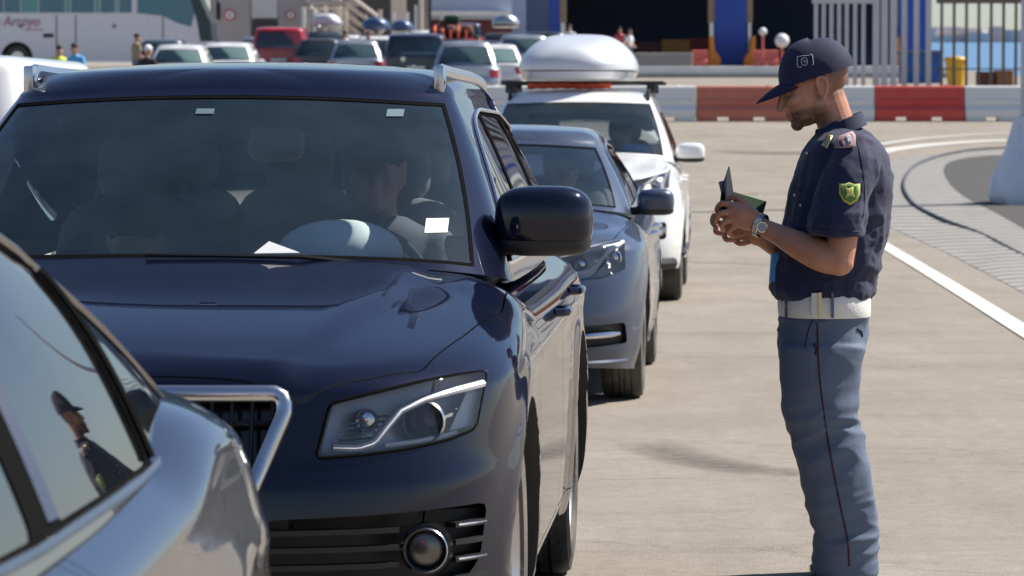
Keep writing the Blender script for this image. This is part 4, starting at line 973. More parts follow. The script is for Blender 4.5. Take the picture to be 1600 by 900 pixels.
# ================================================================ people
from mathutils import noise as mno
def skin_mat(name, c, beard=(.05, .033, .025)):
    m = bpy.data.materials.new(name); t, b = nodes(m); L = t.links.new
    ca = t.nodes.new('ShaderNodeVertexColor'); ca.layer_name = 'mask'
    sp = t.nodes.new('ShaderNodeSeparateColor'); L(ca.outputs[0], sp.inputs[0])
    tc = t.nodes.new('ShaderNodeTexCoord'); n = t.nodes.new('ShaderNodeTexNoise'); n.inputs['Scale'].default_value = 22; n.inputs['Detail'].default_value = 6; L(tc.outputs['Object'], n.inputs[0])
    r = t.nodes.new('ShaderNodeMix'); r.data_type = 'RGBA'; r.inputs[6].default_value = tuple(x * .82 for x in c) + (1,); r.inputs[7].default_value = (c[0] * 1.15, c[1] * 1.08, c[2] * 1.05, 1); L(n.outputs[0], r.inputs[0])
    x = t.nodes.new('ShaderNodeMix'); x.data_type = 'RGBA'; x.inputs[7].default_value = beard + (1,)
    n2 = t.nodes.new('ShaderNodeTexNoise'); n2.inputs['Scale'].default_value = 260; L(tc.outputs['Object'], n2.inputs[0])
    mu = t.nodes.new('ShaderNodeMath'); mu.operation = 'MULTIPLY'; mr = t.nodes.new('ShaderNodeMapRange'); mr.inputs[1].default_value = .35; mr.inputs[2].default_value = .6; mr.inputs[3].default_value = .75; mr.inputs[4].default_value = 1.0
    L(n2.outputs[0], mr.inputs[0]); L(sp.outputs[0], mu.inputs[0]); L(mr.outputs[0], mu.inputs[1])
    L(mu.outputs[0], x.inputs[0]); L(r.outputs[2], x.inputs[6])
    x2 = t.nodes.new('ShaderNodeMix'); x2.data_type = 'RGBA'; x2.inputs[7].default_value = (c[0] * .95, c[1] * .55, c[2] * .5, 1); L(sp.outputs[1], x2.inputs[0]); L(x.outputs[2], x2.inputs[6])
    nb = t.nodes.new('ShaderNodeTexNoise'); nb.inputs['Scale'].default_value = 170; nb.inputs['Detail'].default_value = 5; L(tc.outputs['Object'], nb.inputs[0]); bp = t.nodes.new('ShaderNodeBump'); bp.inputs['Strength'].default_value = .35; bp.inputs['Distance'].default_value = .004; L(nb.outputs[0], bp.inputs['Height']); L(bp.outputs[0], b.inputs['Normal'])
    L(x2.outputs[2], b.inputs['Base Color']); b.inputs['Roughness'].default_value = .48; b.inputs['Subsurface Weight'].default_value = .12; b.inputs['Subsurface Radius'].default_value = (.012, .005, .003); b.inputs['Subsurface Scale'].default_value = .6
    M[name] = m
skin_mat('skin', (.56, .275, .17)); skin_mat('pale skin', (.46, .27, .20))
mat('navy shirt', (.012, .015, .055), .78, var=.12, scale=14, bump=.25, bscale=450, sheen=.12)
mat('grey blue trousers', (.115, .148, .215), .8, var=.10, scale=10, bump=.25, bscale=450)
mat('navy cap', (.014, .014, .05), .8, var=.1, bump=.3, bscale=500)
mat('white leather', (.80, .78, .72), .5, var=.12, scale=20, bump=.2, bscale=150)
mat('brass', (.62, .50, .26), .3, .9); mat('steel', (.55, .54, .52), .22, 1); mat('black leather', (.02, .02, .02), .35)
mat('green badge', (.10, .24, .05), .7, var=.2, scale=60); mat('yellow stitch', (.55, .50, .12), .7); mat('pink felt', (.50, .33, .33), .8); mat('white stitch', (.6, .6, .6), .7)
mat('green cover', (.014, .035, .014), .85, spec=.1); mat('dark cover', (.02, .022, .028), .5); mat('blue plastic', (.07, .26, .62), .4); mat('page grey', (.34, .37, .42), .6); mat('crimson piping', (.05, .01, .016), .8)
def loft(b, rows, n=28, e=1.0):
    """rows of (centre, half x, half y); sections are horizontal superellipses"""
    vs = []
    pw = lambda a: math.copysign(abs(a) ** e, a)
    for c, a, bb in rows:
        for k in range(n):
            u = 2 * math.pi * k / n; vs.append((c[0] + a * pw(math.cos(u)), c[1] + bb * pw(math.sin(u)), c[2]))
    fs = [(i * n + k, i * n + (k + 1) % n, (i + 1) * n + (k + 1) % n, (i + 1) * n + k) for i in range(len(rows) - 1) for k in range(n)]
    fs += [tuple(range(n - 1, -1, -1)), tuple(range((len(rows) - 1) * n, len(rows) * n))]
    b.add(vs, fs)
def smooth_rows(rows, m=5):
    t = list(range(len(rows))); cols = [pch([(a, r[0][k]) for a, r in zip(t, rows)]) for k in range(3)] + [pch([(a, r[k]) for a, r in zip(t, rows)]) for k in (1, 2)]
    q = np.linspace(0, len(rows) - 1, (len(rows) - 1) * m + 1); v = [f(q) for f in cols]
    return [((v[0][i], v[1][i], v[2][i]), v[3][i], v[4][i]) for i in range(len(q))]
def limb(b, pts, rs, n=14, m=6, e=1):
    p = pch3([tuple(x) for x in pts], (len(pts) - 1) * m); t = list(range(len(rs))); r = pch(list(zip(t, rs)))(np.linspace(0, len(rs) - 1, len(p)))
    p = list(p); r = list(r)
    d0 = (p[0] - p[1]).normalized(); d1 = (p[-1] - p[-2]).normalized()
    pre = [(p[0] + d0 * r[0] * k, r[0] * math.sqrt(max(0.0004, 1 - k * k))) for k in (.98, .8, .5, .25)]; post = [(p[-1] + d1 * r[-1] * k, r[-1] * math.sqrt(max(0.0004, 1 - k * k))) for k in (.25, .5, .8, .98)]
    b.tube([q for q, _ in pre] + p + [q for q, _ in post], [q for _, q in pre] + r + [q for _, q in post], n)
def folds(me, amp, fr, seed=0, mask=None, ridge=True):
    """push cloth in and out along soft creases"""
    bm = bmesh.new(); bm.from_mesh(me); bm.normal_update()
    for v in bm.verts:
        p = Vector((v.co.x * fr[0], v.co.y * fr[1], v.co.z * fr[2])) + Vector((seed * 7.1, seed * 3.3, seed))
        p += mno.noise_vector(p * .6) * .5
        q = mno.noise(p); q = (1 - abs(q) * 2.6) if ridge else q * 1.4
        v.co += v.normal * amp * q * (mask(v.co) if mask else 1)
    bm.to_mesh(me); bm.free(); return me
def shift(me, d):
    co = np.empty(len(me.vertices) * 3, 'f'); me.vertices.foreach_get('co', co); co = co.reshape(-1, 3) + np.array(d, 'f'); me.vertices.foreach_set('co', co.ravel()); me.update(); return me
def maskcol(me, fn):
    a = me.color_attributes.new('mask', 'FLOAT_COLOR', 'POINT'); d = np.zeros((len(me.vertices), 4), 'f'); d[:, 3] = 1
    co = np.empty(len(me.vertices) * 3, 'f'); me.vertices.foreach_get('co', co); co = co.reshape(-1, 3)
    r, g = fn(co); d[:, 0] = r; d[:, 1] = g; a.data.foreach_set('color', d.ravel())
def head_shapes(b, Mx, k=1.0, nose=True):
    """Mx places the head frame: -x looks ahead, z up, origin at head centre"""
    rot = Mx.to_3x3()
    def el(c, r, e=1):
        t = MB(); t.sell((0, 0, 0), tuple(q * k for q in r), e, e, 22, 14); b.add([Mx @ (Vector(v) + Vector(c) * k) for v in t.v], t.f)
    el((.018, 0, .032), (.102, .079, .090)); el((-.032, 0, -.02), (.062, .064, .088), .95); el((-.045, 0, -.078), (.046, .046, .036), .9)
    el((-.080, 0, -.100), (.020, .027, .020)); el((-.086, .028, .010), (.012, .026, .009)); el((-.086, -.028, .010), (.012, .026, .009))
    for s in (1, -1):
        el((.002, s * .046, -.060), (.034, .020, .036)); el((-.066, s * .042, -.026), (.026, .022, .020))
        t = MB(); t.sell((0, 0, 0), (.017 * k, .0055 * k, .030 * k), 1, 1, 18, 12, rot=Matrix.Rotation(R(12), 3, 'Y')); b.add([Mx @ (Vector(v) + Vector((.018, s * .082, -.012)) * k) for v in t.v], t.f)
        lm0 = [Mx @ (Vector(q) * k) for q in ((.004, s * .084, -.002), (.008, s * .088, .016), (.022, s * .091, .021), (.035, s * .091, .008), (.034, s * .089, -.012), (.022, s * .086, -.034), (.012, s * .084, -.044))]; limb(b, lm0, [.004 * k, .005 * k, .0055 * k, .0055 * k, .005 * k, .005 * k, .006 * k], 10, 5)
        el((.018, s * .076, -.014), (.010, .008, .020)); el((.014, s * .083, -.040), (.009, .006, .010))
    def lm(p, r): limb(b, [Mx @ (Vector(q) * k) for q in p], [q * k for q in r], 12, 5)
    lm([(-.086, 0, .012), (-.101, 0, -.012), (-.116, 0, -.038)], [.012, .012, .0140]); el((-.080, 0, -.030), (.022, .034, .034))
    for s in (1, -1): el((-.105, s * .012, -.042), (.012, .008, .008))
    el((-.096, 0, -.056), (.010, .020, .010)); el((-.101, 0, -.066), (.010, .023, .0055)); el((-.098, 0, -.077), (.011, .021, .0065))
# ---------------------------------------------------------------- the officer
YO = 11.46; OR = Vector((X(1310, YO), YO, 0))
def O(px, py, dy=0): return P(px, py, YO + dy) - OR
off = empty('person', OR, 0, 'police officer in navy cap, short sleeved shirt and white belt reading travel documents', 'person')
b = MB()
HT = R(17); hc = O(1270, 134, 0); HM = Matrix.Translation(hc) @ Matrix.Rotation(-HT, 4, 'Y')
HK = 1.06
head_shapes(b, HM, HK)
limb(b, [O(1291, 152), O(1302, 182), O(1312, 214), O(1316, 240)], [.062, .060, .066, .08], 20)
tr = [(215, 1292, 1350, .07), (232, 1275, 1368, .14), (255, 1262, 1376, .17), (300, 1250, 1374, .17), (350, 1244, 1368, .155), (420, 1235, 1358, .145), (490, 1232, 1350, .15), (540, 1232, 1342, .15)]
def trow(rows, sh=0): return [(((O(xf, y).x + O(xb, y).x) / 2, 0, O((xf + xb) / 2, y).z), (O(xb, y).x - O(xf, y).x) / 2 - sh, hw - sh) for y, xf, xb, hw in rows]
loft(b, smooth_rows(trow(tr)), 28, .9)
for s in (-1, 1):
    limb(b, [O(1288, 530, s * .08), O(1290, 640, s * .09), O(1296, 700, s * .09), O(1314, 800, s * .09), O(1322, 888, s * .09)], [.08, .07, .055, .055, .04], 16)
# near (left) arm and far (right) arm
limb(b, [O(1332, 245, -.165), O(1326, 300, -.20), O(1318, 360, -.225), O(1312, 408, -.235)], [.055, .056, .050, .045], 18)
limb(b, [O(1312, 409, -.235), O(1285, 400, -.215), O(1250, 384, -.175), O(1215, 366, -.13), O(1190, 354, -.10)], [.046, .052, .046, .034, .028], 18)
limb(b, [O(1332, 245, .165), O(1322, 320, .21), O(1306, 398, .22)], [.055, .052, .044], 16)
limb(b, [O(1306, 398, .22), O(1260, 396, .14), O(1220, 388, .07), O(1192, 374, .03)], [.044, .046, .036, .028], 16)
# palms
def palm(ps, rs): limb(b, ps, rs, 16, 5)
palm([O(1192, 354, -.10), O(1176, 342, -.095), O(1160, 334, -.09), O(1148, 330, -.085)], [.027, .031, .033, .026])
palm([O(1186, 352, -.09), O(1166, 346, -.088), O(1152, 344, -.085)], [.024, .029, .024])
palm([O(1192, 374, .03), O(1172, 366, .03), O(1154, 358, .03), O(1142, 352, .03)], [.027, .030, .032, .025])
F = .0096
near = [[(1150, 320, -.085), (1128, 318, -.075), (1120, 328, -.04), (1130, 334, -.01)], [(1150, 330, -.095), (1124, 334, -.085), (1119, 346, -.045), (1131, 349, -.02)],
        [(1150, 341, -.095), (1129, 349, -.085), (1130, 360, -.05), (1143, 360, -.025)], [(1153, 351, -.09), (1139, 361, -.075), (1147, 369, -.05), (1160, 366, -.035)]]
far = [[(1144, 342, .03), (1119, 334, .02), (1113, 346, .0), (1119, 356, -.015)], [(1144, 350, .035), (1120, 350, .02), (1118, 362, .0), (1130, 366, -.012)],
       [(1148, 358, .035), (1131, 365, .022), (1136, 375, .0), (1149, 375, -.012)], [(1156, 364, .035), (1148, 374, .02), (1158, 381, .0), (1170, 379, -.01)]]
for f_ in near + far: limb(b, [O(*q) for q in f_], [F * 1.12, F * 1.04, F * .95, F * .82], 10, 4)
limb(b, [O(1178, 334, -.085), O(1162, 316, -.072), O(1148, 308, -.055), O(1137, 311, -.035)], [.017, .0125, .0105, .009], 10, 4)
limb(b, [O(1172, 358, .03), O(1154, 340, .012), O(1143, 324, 0), (O(1136, 314, -.008))], [.017, .0125, .0105, .009], 10, 4)
me = remesh(b.me('b', 'skin'), .0038, 3); me.materials.clear(); me.materials.append(M['skin'])
HMi = np.array((Matrix.Scale(1 / HK, 4) @ HM.inverted()))
def om(co):
    q = co @ HMi[:3, :3].T + HMi[:3, 3]; x, y, z = q[:, 0], q[:, 1], q[:, 2]; ss = lambda a: np.clip(a, 0, 1)
    inh = (z > -.13) & (z < .14) & (x < .12) & (x > -.14) & (np.abs(y) < .095)
    beard = ss((-z - .050 - np.abs(x + .06) * .10) / .014) * ss((.035 - x) / .03) * ss((z + .135) / .01)
    beard = beard * (1 - ss((-.088 - x) / .004) * (z > -.084) * (z < -.060) * (np.abs(y) < .022) * .7)
    st = np.where((x > -.035) | (z < -.10), .74, .95); st = np.where((x > -.068) & (z > -.088), np.minimum(st, .70), np.where(x < -.068, .88, st))
    side = ss((.012 - np.abs(x - .002)) / .01) * (z < .0) * (z > -.05) * .35
    hair = ss((x - .035 + (z < -.02) * (-z - .02) * .4) / .02) * ss((z + .062) / .03) * .70
    hair = np.maximum(hair, ss((z - .012) / .01) * ss((x + .045) / .02) * .62)
    ear = (np.abs(y) > .079)
    r = np.where(inh, np.maximum(np.maximum(beard * st, hair), side) * ~ear, 0)
    lips = inh & (x < -.093) & (z > -.083) & (z < -.061) & (np.abs(y) < .02)
    g = np.where(lips, .5, 0) + np.where(inh & ear, .18, 0)
    # creases between fingers and warmth on the knuckles
    return r, g
maskcol(me, om)
bod = link('body', me, off)
# eyes and brows
for s in (1, -1):
    e = MB(); t = MB(); t.sell((0, 0, 0), (.0115, .0125, .0105), 1, 1, 16, 10); e.add([HM @ ((Vector(v) + Vector((-.073, s * .030, -.008)) * HK)) for v in t.v], t.f); e.ob('eye', 'black leather', bod)  # all-black eye colour stands for the shade under the cap peak
    e = MB(); limb(e, [HM @ (Vector(q) * HK) for q in ((-.099, s * .012, .012), (-.099, s * .030, .016), (-.088, s * .048, .012))], [.003, .004, .003], 8); e.ob('eyebrow', 'black leather', bod)
# shirt
b = MB()
sr = [(188, 1290, 1334, .060), (200, 1284, 1344, .072), (210, 1277, 1357, .11), (222, 1268, 1370, .165), (240, 1257, 1383, .192), (265, 1246, 1390, .200), (300, 1234, 1392, .195), (340, 1228, 1388, .185), (380, 1219, 1381, .178), (420, 1212, 1373, .172), (450, 1206, 1366, .170), (462, 1210, 1361, .165), (468, 1218, 1356, .155)]
loft(b, smooth_rows(trow(sr)), 40, .92)
for s, ex in ((-1, 0), (1, 0)):
    limb(b, [O(1338, 238, s * .150), O(1334, 262, s * .182), O(1318, 310, s * .212), O(1308, 352, s * .228)], [.070, .080, .084, .090], 22)
    
me = b.me('s', 'navy shirt'); me = remesh(me, .0065, 4)
hemz = O(1300, 366, -.2).z
# trim the sleeve ends flat: clip below the hem outside the trunk
bm = bmesh.new(); bm.from_mesh(me)
for v in bm.verts:
    lim = hemz - (v.co.x - O(1300, 366).x) * .05
    if abs(v.co.y) > .182 and v.co.z < lim: v.co.z = lim
bm.to_mesh(me); bm.free()
me.materials.clear(); me.materials.append(M['navy shirt'])
folds(me, .006, (5, 5, 9), 1, lambda c: .4 if c.z > 1.45 else 1); folds(me, .004, (14, 14, 7), 2); folds(me, .003, (20, 20, 34), 8, lambda c: 1 if c.z < 1.18 else .4)
link('shirt', me, off); sh_bvh = BVHTree.FromPolygons([v.co[:] for v in me.vertices], [tuple(f.vertices) for f in me.polygons]); shirt = kids(off)[-1]
def onshirt(px, py, lift=.003):
    a = O(px, py, -2.5); e = O(px, py, 2.5); h = sh_bvh.ray_cast(a, (e - a).normalized()); return (h[0] + h[1] * lift, h[1]) if h[0] else (O(px, py, -.2), Vector((0, -1, 0)))
def sewn(poly, m, nm, lift=.003, parent=None, n=3):
    """flat badge following the cloth, cut from a pixel outline"""
    c0 = Vector((sum(p[0] for p in poly) / len(poly), sum(p[1] for p in poly) / len(poly))); rings = []
    for k in range(1, n + 1): rings.append([onshirt(*(c0 + (Vector(p) - c0) * k / n), lift)[0] for p in poly])
    vs = [onshirt(c0.x, c0.y, lift)[0]] + sum(rings, []); N = len(poly)
    fs = [(0, 1 + i, 1 + (i + 1) % N) for i in range(N)] + [(1 + k * N + i, 1 + (k + 1) * N + i, 1 + (k + 1) * N + (i + 1) % N, 1 + k * N + (i + 1) % N) for k in range(n - 1) for i in range(N)]
    return link(nm, solidify(mesh(nm, vs, fs, m), .003, 0), parent or off)
shield = [(1311, 287), (1319, 288), (1327, 285), (1335, 288), (1343, 287), (1343, 303), (1338, 314), (1328, 321), (1317, 314), (1311, 303)]
sg = sewn(shield, 'yellow stitch', 'sleeve_badge', .003, shirt)
sewn([((x - 1327) * .80 + 1327, (y - 302) * .82 + 302) for x, y in shield], 'green badge', 'badge_field', .0055, sg)
sewn([(1321, 294), (1326, 297), (1333, 293), (1331, 302), (1335, 309), (1327, 306), (1320, 311), (1323, 302)], 'yellow stitch', 'badge_emblem', .0075, sg)
ep = sewn([(1306, 233), (1313, 216), (1333, 209), (1337, 214), (1337, 231), (1320, 234)], 'pink felt', 'epaulette', .008, shirt, 4)
sewn([(1324, 216), (1329, 215), (1331, 226), (1326, 228)], 'white stitch', 'rank_mark', .012, ep); sewn([(1314, 224), (1318, 222), (1320, 231), (1315, 232)], 'crimson piping', 'rank_mark', .012, ep)
sewn([(1287, 230), (1294, 214), (1302, 217), (1295, 235)], 'brass', 'collar_patch', .012, shirt)
for px, py in ((1243, 305), (1252, 321), (1262, 240)):
    h, n_ = onshirt(px, py, .002); MB().sell(h, (.006, .006, .006), 1, 1, 10, 6).ob('button', 'steel', shirt)
for nm_, pts_ in (('hem_stitch', [(1266, 357), (1290, 359), (1318, 361), (1343, 362)]), ('armhole_seam', [(1334, 208), (1342, 232), (1349, 268), (1351, 305), (1349, 338)]), ('pocket_seam', [(1238, 292), (1248, 296), (1258, 298)])):
    MB().tube([onshirt(x_, y_, .0004)[0] for x_, y_ in smoothpath(pts_, 8)], .0016, 5).ob(nm_, 'navy cap', shirt)
# collar: folded band round the neck
b = MB(); vs = []
N = 40
for i in range(N + 1):
    a = math.pi * (.13 + (2 - .26) * i / N); ca, sa = -math.cos(a), math.sin(a)
    cx0 = O(1311, 200).x; lowr = .070; z0_ = O(1310, 200).z + .032 * ca
    for (rr, dz) in ((.070, -.012), (.074, .022), (.078, .024), (.090, -.020), (.082, -.024)):
        vs.append((cx0 + rr * 1.0 * ca - dz * .1, rr * .95 * sa, z0_ + dz))
fs = [(i * 5 + k, (i + 1) * 5 + k, (i + 1) * 5 + (k + 1) % 5, i * 5 + (k + 1) % 5) for i in range(N) for k in range(5)] + [(0, 1, 2, 3, 4), tuple(N * 5 + k for k in (4, 3, 2, 1, 0))]
b.add(vs, fs); b.ob('collar', 'navy shirt', shirt)
# trousers
b = MB()
tz = [(484, 1222, 1354, .150), (500, 1219, 1356, .160), (530, 1218, 1352, .168), (560, 1220, 1345, .170), (590, 1222, 1340, .165)]
loft(b, smooth_rows(trow(tz)), 32, .92)
def leg(dx, s):
    rows = [(540, 1222, 1350), (580, 1221, 1341), (625, 1224, 1339), (665, 1234, 1343), (706, 1245, 1350), (750, 1256, 1359), (793, 1264, 1365), (833, 1277, 1367), (862, 1273, 1368), (886, 1272, 1369), (899, 1276, 1366)]
    out = []
    for i, (y, a, c_) in enumerate(rows):
        ya = s * (.082 + .012 * min(1, i / 5)); ctr = (O(a + dx, y, ya) + O(c_ + dx, y, ya)) / 2
        out.append(((ctr.x, ya, ctr.z), (O(c_, y).x - O(a, y).x) / 2 * (.96 if s > 0 else 1), max(.078, .096 - i * .003)))
    loft(b, smooth_rows(out, 4), 30, .95)
leg(0, -1); leg(-2, 1)
me = remesh(b.me('t', 'grey blue trousers'), .0065, 4); me.materials.clear(); me.materials.append(M['grey blue trousers'])
lowm = lambda c: .35 + .65 * max(0, min(1, (.95 - c.z) / .3))
folds(me, .006, (4.5, 4, 8), 4, lowm); folds(me, .005, (10, 9, 7), 9, lowm); folds(me, .0065, (7, 6, 19), 3, lambda c: max(math.exp(-((c.z - .18) / .14) ** 2), math.exp(-((c.z - .50) / .09) ** 2), math.exp(-((c.z - .84) / .08) ** 2), .12))
link('trousers', me, off); tro = kids(off)[-1]; t_bvh = BVHTree.FromPolygons([v.co[:] for v in me.vertices], [tuple(f.vertices) for f in me.polygons])
pp = []
for x, y in smoothpath([(1277, 505), (1279, 568), (1288, 650), (1301, 730), (1315, 800), (1325, 850), (1327, 885)], 6):
    a = O(x, y, -2); h = t_bvh.ray_cast(a, (O(x, y, 2) - a).normalized())
    if h[0]: pp.append(h[0] + h[1] * .0005)
MB().tube(pp, .0028, 6).ob('side_piping', 'crimson piping', tro)
def legmark(pts, r, m, nm):
    q = []
    for x, y in smoothpath(pts, 4):
        a = O(x, y, -2); h = t_bvh.ray_cast(a, (O(x, y, 2) - a).normalized())
        if h[0]: q.append(h[0] + h[1] * .001)
    MB().tube(q, r, 6).ob(nm, m, tro)
legmark([(1339, 514), (1345, 518), (1347, 526)], .004, 'navy cap', 'pocket_flap'); legmark([(1270, 500), (1262, 520), (1258, 545)], .002, 'navy cap', 'pocket_seam'); legmark([(1272, 538), (1276, 546), (1274, 554)], .004, 'crimson piping', 'key_tab')
# belt, buckle, loops
b = MB(); br = [(459, 1218, 1359, .164), (463, 1216, 1360, .169), (476, 1215, 1360, .171), (490, 1216, 1360, .170), (494, 1218, 1359, .165)]
loft(b, trow(br), 44, .92); belt = b.ob('belt', 'white leather', off)
def obox(nm, x0, x1, y0, y1, m, d=.174, th=.008, par=None):
    rows = []
    for xx in (x0, x1):
        u = (xx - 1288) / 69; dy = -d * max(.0, 1 - abs(u) ** 2.17) ** .5 - .002
        for yy in (y0, y1): rows += [O(xx, yy, dy), O(xx, yy, dy + .02)]
    a, a2, c_, c2_, d_, d2_, e_, e2_ = rows
    return MB().add([a, a2, c_, c2_, d_, d2_, e_, e2_], [(0, 4, 6, 2), (1, 3, 7, 5), (0, 1, 5, 4), (2, 6, 7, 3), (0, 2, 3, 1), (4, 5, 7, 6)]).ob(nm, m, par or belt, smooth=False)
obox('buckle', 1268, 1284, 458, 494, 'white leather', .178); obox('buckle_edge', 1279, 1284, 457, 495, 'brass', .181)
for x0 in (1226, 1299, 1350): obox('belt_loop', x0, x0 + 4, 457, 497, 'grey blue trousers', .179)
# shoes
for s in (-1, 1):
    b = MB(); a = O(1330, 905, s * .09); rows = []
    foot = [(1350, .035, .04), (1336, .045, .09), (1318, .046, .085), (1298, .050, .06), (1278, .046, .042), (1266, .03, .028)]
    for x_, w_, h_ in foot:
        xx = O(x_, 905, s * .09).x
        for k in range(16):
            u = 2 * math.pi * k / 16; rows.append((xx, s * .095 + w_ * math.cos(u), max(.0, h_ * .5 + h_ * .55 * math.sin(u))))
    fs = [(i * 16 + k, i * 16 + (k + 1) % 16, (i + 1) * 16 + (k + 1) % 16, (i + 1) * 16 + k) for i in range(5) for k in range(16)] + [tuple(range(15, -1, -1)), tuple(range(80, 96))]
    b.add(rows, fs); b.ob('shoe', 'black leather', off)
# cap: crown, peak, button, emblem
CM = HM @ Matrix.Translation(Vector((.016, 0, .034)) * HK) @ Matrix.Rotation(R(4), 4, 'Y')
b = MB(); vs = []; nu, nv = 48, 14
for j in range(nv + 1):
    v = j / nv * math.pi / 2
    for i in range(nu):
        u = 2 * math.pi * i / nu; ca, sa = math.cos(u), math.sin(u)
        rx = .121; fz = .118 + .010 * (1 if -ca > 0 else 0) * (-ca)
        prof = math.cos(v) ** .75
        x = rx * ca * prof + .004; y = .099 * sa * prof; z = fz * math.sin(v) ** 1.05 - .012 + .012 * ca * (1 - j / nv)
        seam = .0012 * (1 if min(abs(((u / (math.pi / 3)) + .5) % 1 - .5), 1) > .03 else -1)
        vs.append(CM @ (Vector((x, y, z)) * 1.0))
fs = [(j * nu + i, j * nu + (i + 1) % nu, (j + 1) * nu + (i + 1) % nu, (j + 1) * nu + i) for j in range(nv) for i in range(nu)]
me = mesh('cap', vs, fs, 'navy cap'); fixn(me); me = solidify(me, .004); cap = link('cap', fin(me, True, 60), off)
folds(me, .0025, (11, 11, 11), 6, ridge=False)
b = MB(); vs = []; n1, n2_ = 20, 8
for i in range(n1 + 1):
    u = -1 + 2 * i / n1; an = u * R(56)
    ix, iy = -.121 * math.cos(an), .097 * math.sin(an)
    for j in range(n2_ + 1):
        q = j / n2_; ln = .084 * math.cos(u * math.pi / 2) ** .9
        x = ix - ln * q; y = iy * (1 - .12 * q); z = -.012 - .016 * abs(u) ** 2.2 - (.030 * q + .012 * q * q) * max(0, math.cos(u * math.pi / 2)) ** .6
        vs.append(CM @ Vector((x, y, z)))
fs = [(i * (n2_ + 1) + j, i * (n2_ + 1) + j + 1, (i + 1) * (n2_ + 1) + j + 1, (i + 1) * (n2_ + 1) + j) for i in range(n1) for j in range(n2_)]
link('cap_peak', solidify(mesh('peak', vs, fs, 'navy cap'), .004), cap)
MB().sell(CM @ Vector((.004, 0, .108)), (.008, .008, .006), 1, 1, 12, 8).ob('cap_button', 'navy cap', cap)
cme = cap.data; cb = BVHTree.FromPolygons([v.co[:] for v in cme.vertices], [tuple(f.vertices) for f in cme.polygons])
def oncap(px, py, l=.001):
    a = O(px, py, -2); h = cb.ray_cast(a, (O(px, py, 2) - a).normalized()); return h[0] + h[1] * l if h[0] else None
def stitch(pts, r=.0012, closed=False, nm='cap_emblem'):
    q = [oncap(x, y) for x, y in smoothpath(pts, 4)]; q = [v for v in q if v]
    if len(q) > 2: MB().tube(q, r, 5, closed=closed).ob(nm, 'white stitch', cap)
stitch([(1249, 88), (1246, 90), (1246, 102), (1249, 105), (1253, 104)]); stitch([(1263, 87), (1268, 85), (1270, 90), (1271, 100), (1269, 102)])
stitch([(1257 + 5 * math.cos(a), 96 + 6 * math.sin(a)) for a in np.linspace(0, 2 * math.pi, 12)]); stitch([(1250, 89), (1254, 87), (1258, 87), (1262, 87)]); stitch([(1256, 93), (1258, 98), (1260, 94)])
stitch([(1209, 104), (1211, 101), (1214, 102)]); stitch([(1208, 110), (1211, 109), (1214, 108)])
# wrist watch
wc = O(1188, 352, -.10); wa = (O(1215, 366, -.13) - O(1190, 354, -.10)).normalized()
b = MB(); u1 = wa.cross(Vector((0, 1, 0))).normalized(); u2 = wa.cross(u1)
for k in (-.006, .0, .006): b.tube([wc + wa * k + (u1 * math.cos(a) * .036 + u2 * math.sin(a) * .033) for a in np.linspace(0, 2 * math.pi, 28, endpoint=False)], .0042, 6, closed=True)
wt = b.ob('watch_band', 'steel', off)
dn = (u1 * .15 + Vector((0, -1, -.25))).normalized(); b = MB(); q1 = dn.cross(wa).normalized(); b.tube([wc + dn * .030, wc + dn * .043], [.019, .018], 20); b.ob('watch_case', 'steel', wt)
b = MB(); b.tube([wc + dn * .0432, wc + dn * .0442], [.0145, .0145], 20); b.ob('watch_dial', 'page grey', wt)
# document pouch hanging at the belt
q = [O(1206, 398, -.04), O(1222, 394, -.04), O(1219, 438, -.06), O(1203, 442, -.06)]
pc = MB().add(q + [v + Vector((0, .05, 0)) for v in q], [(0, 1, 2, 3), (7, 6, 5, 4), (0, 4, 5, 1), (1, 5, 6, 2), (2, 6, 7, 3), (3, 7, 4, 0)]).ob('card_holder', 'blue plastic', off, smooth=False)
# documents held in the hands: things of their own
def slab(nm, q, th, m, label, cat, grp=None):
    q = [v + OR for v in q]; n = (q[1] - q[0]).cross(q[3] - q[0]).normalized() * th
    o = MB().add(q + [v + n for v in q], [(0, 1, 2, 3), (7, 6, 5, 4), (0, 4, 5, 1), (1, 5, 6, 2), (2, 6, 7, 3), (3, 7, 4, 0)]).ob(nm, m, smooth=False)
    tag(o, label, cat, grp); return o
slab('passport', [O(1144, 299, .035), O(1198, 315, .03), O(1193, 332, -.05), O(1147, 317, -.045)], .005, 'green cover', 'dark green booklet lying flat on the officer\'s near hand, against his watch', 'passport')
slab('passport', [O(1140, 260, .03), O(1147, 306, .03), O(1136, 325, -.03), O(1131, 287, -.03)], .004, 'dark cover', 'dark booklet standing upright with its corner highest above the hands', 'passport')
slab('document_card', [O(1123, 284, .0), O(1135, 281, .02), O(1144, 318, .02), O(1132, 322, .0)], .002, 'page grey', 'pale grey document pages fanned open left of the dark booklet', 'document')
slab('document_card', [O(1127, 302, -.02), O(1133, 298, -.01), O(1138, 330, -.01), O(1124, 330, -.02)], .002, 'dark cover', 'small dark card pinched lowest between the officer\'s fingers', 'document')
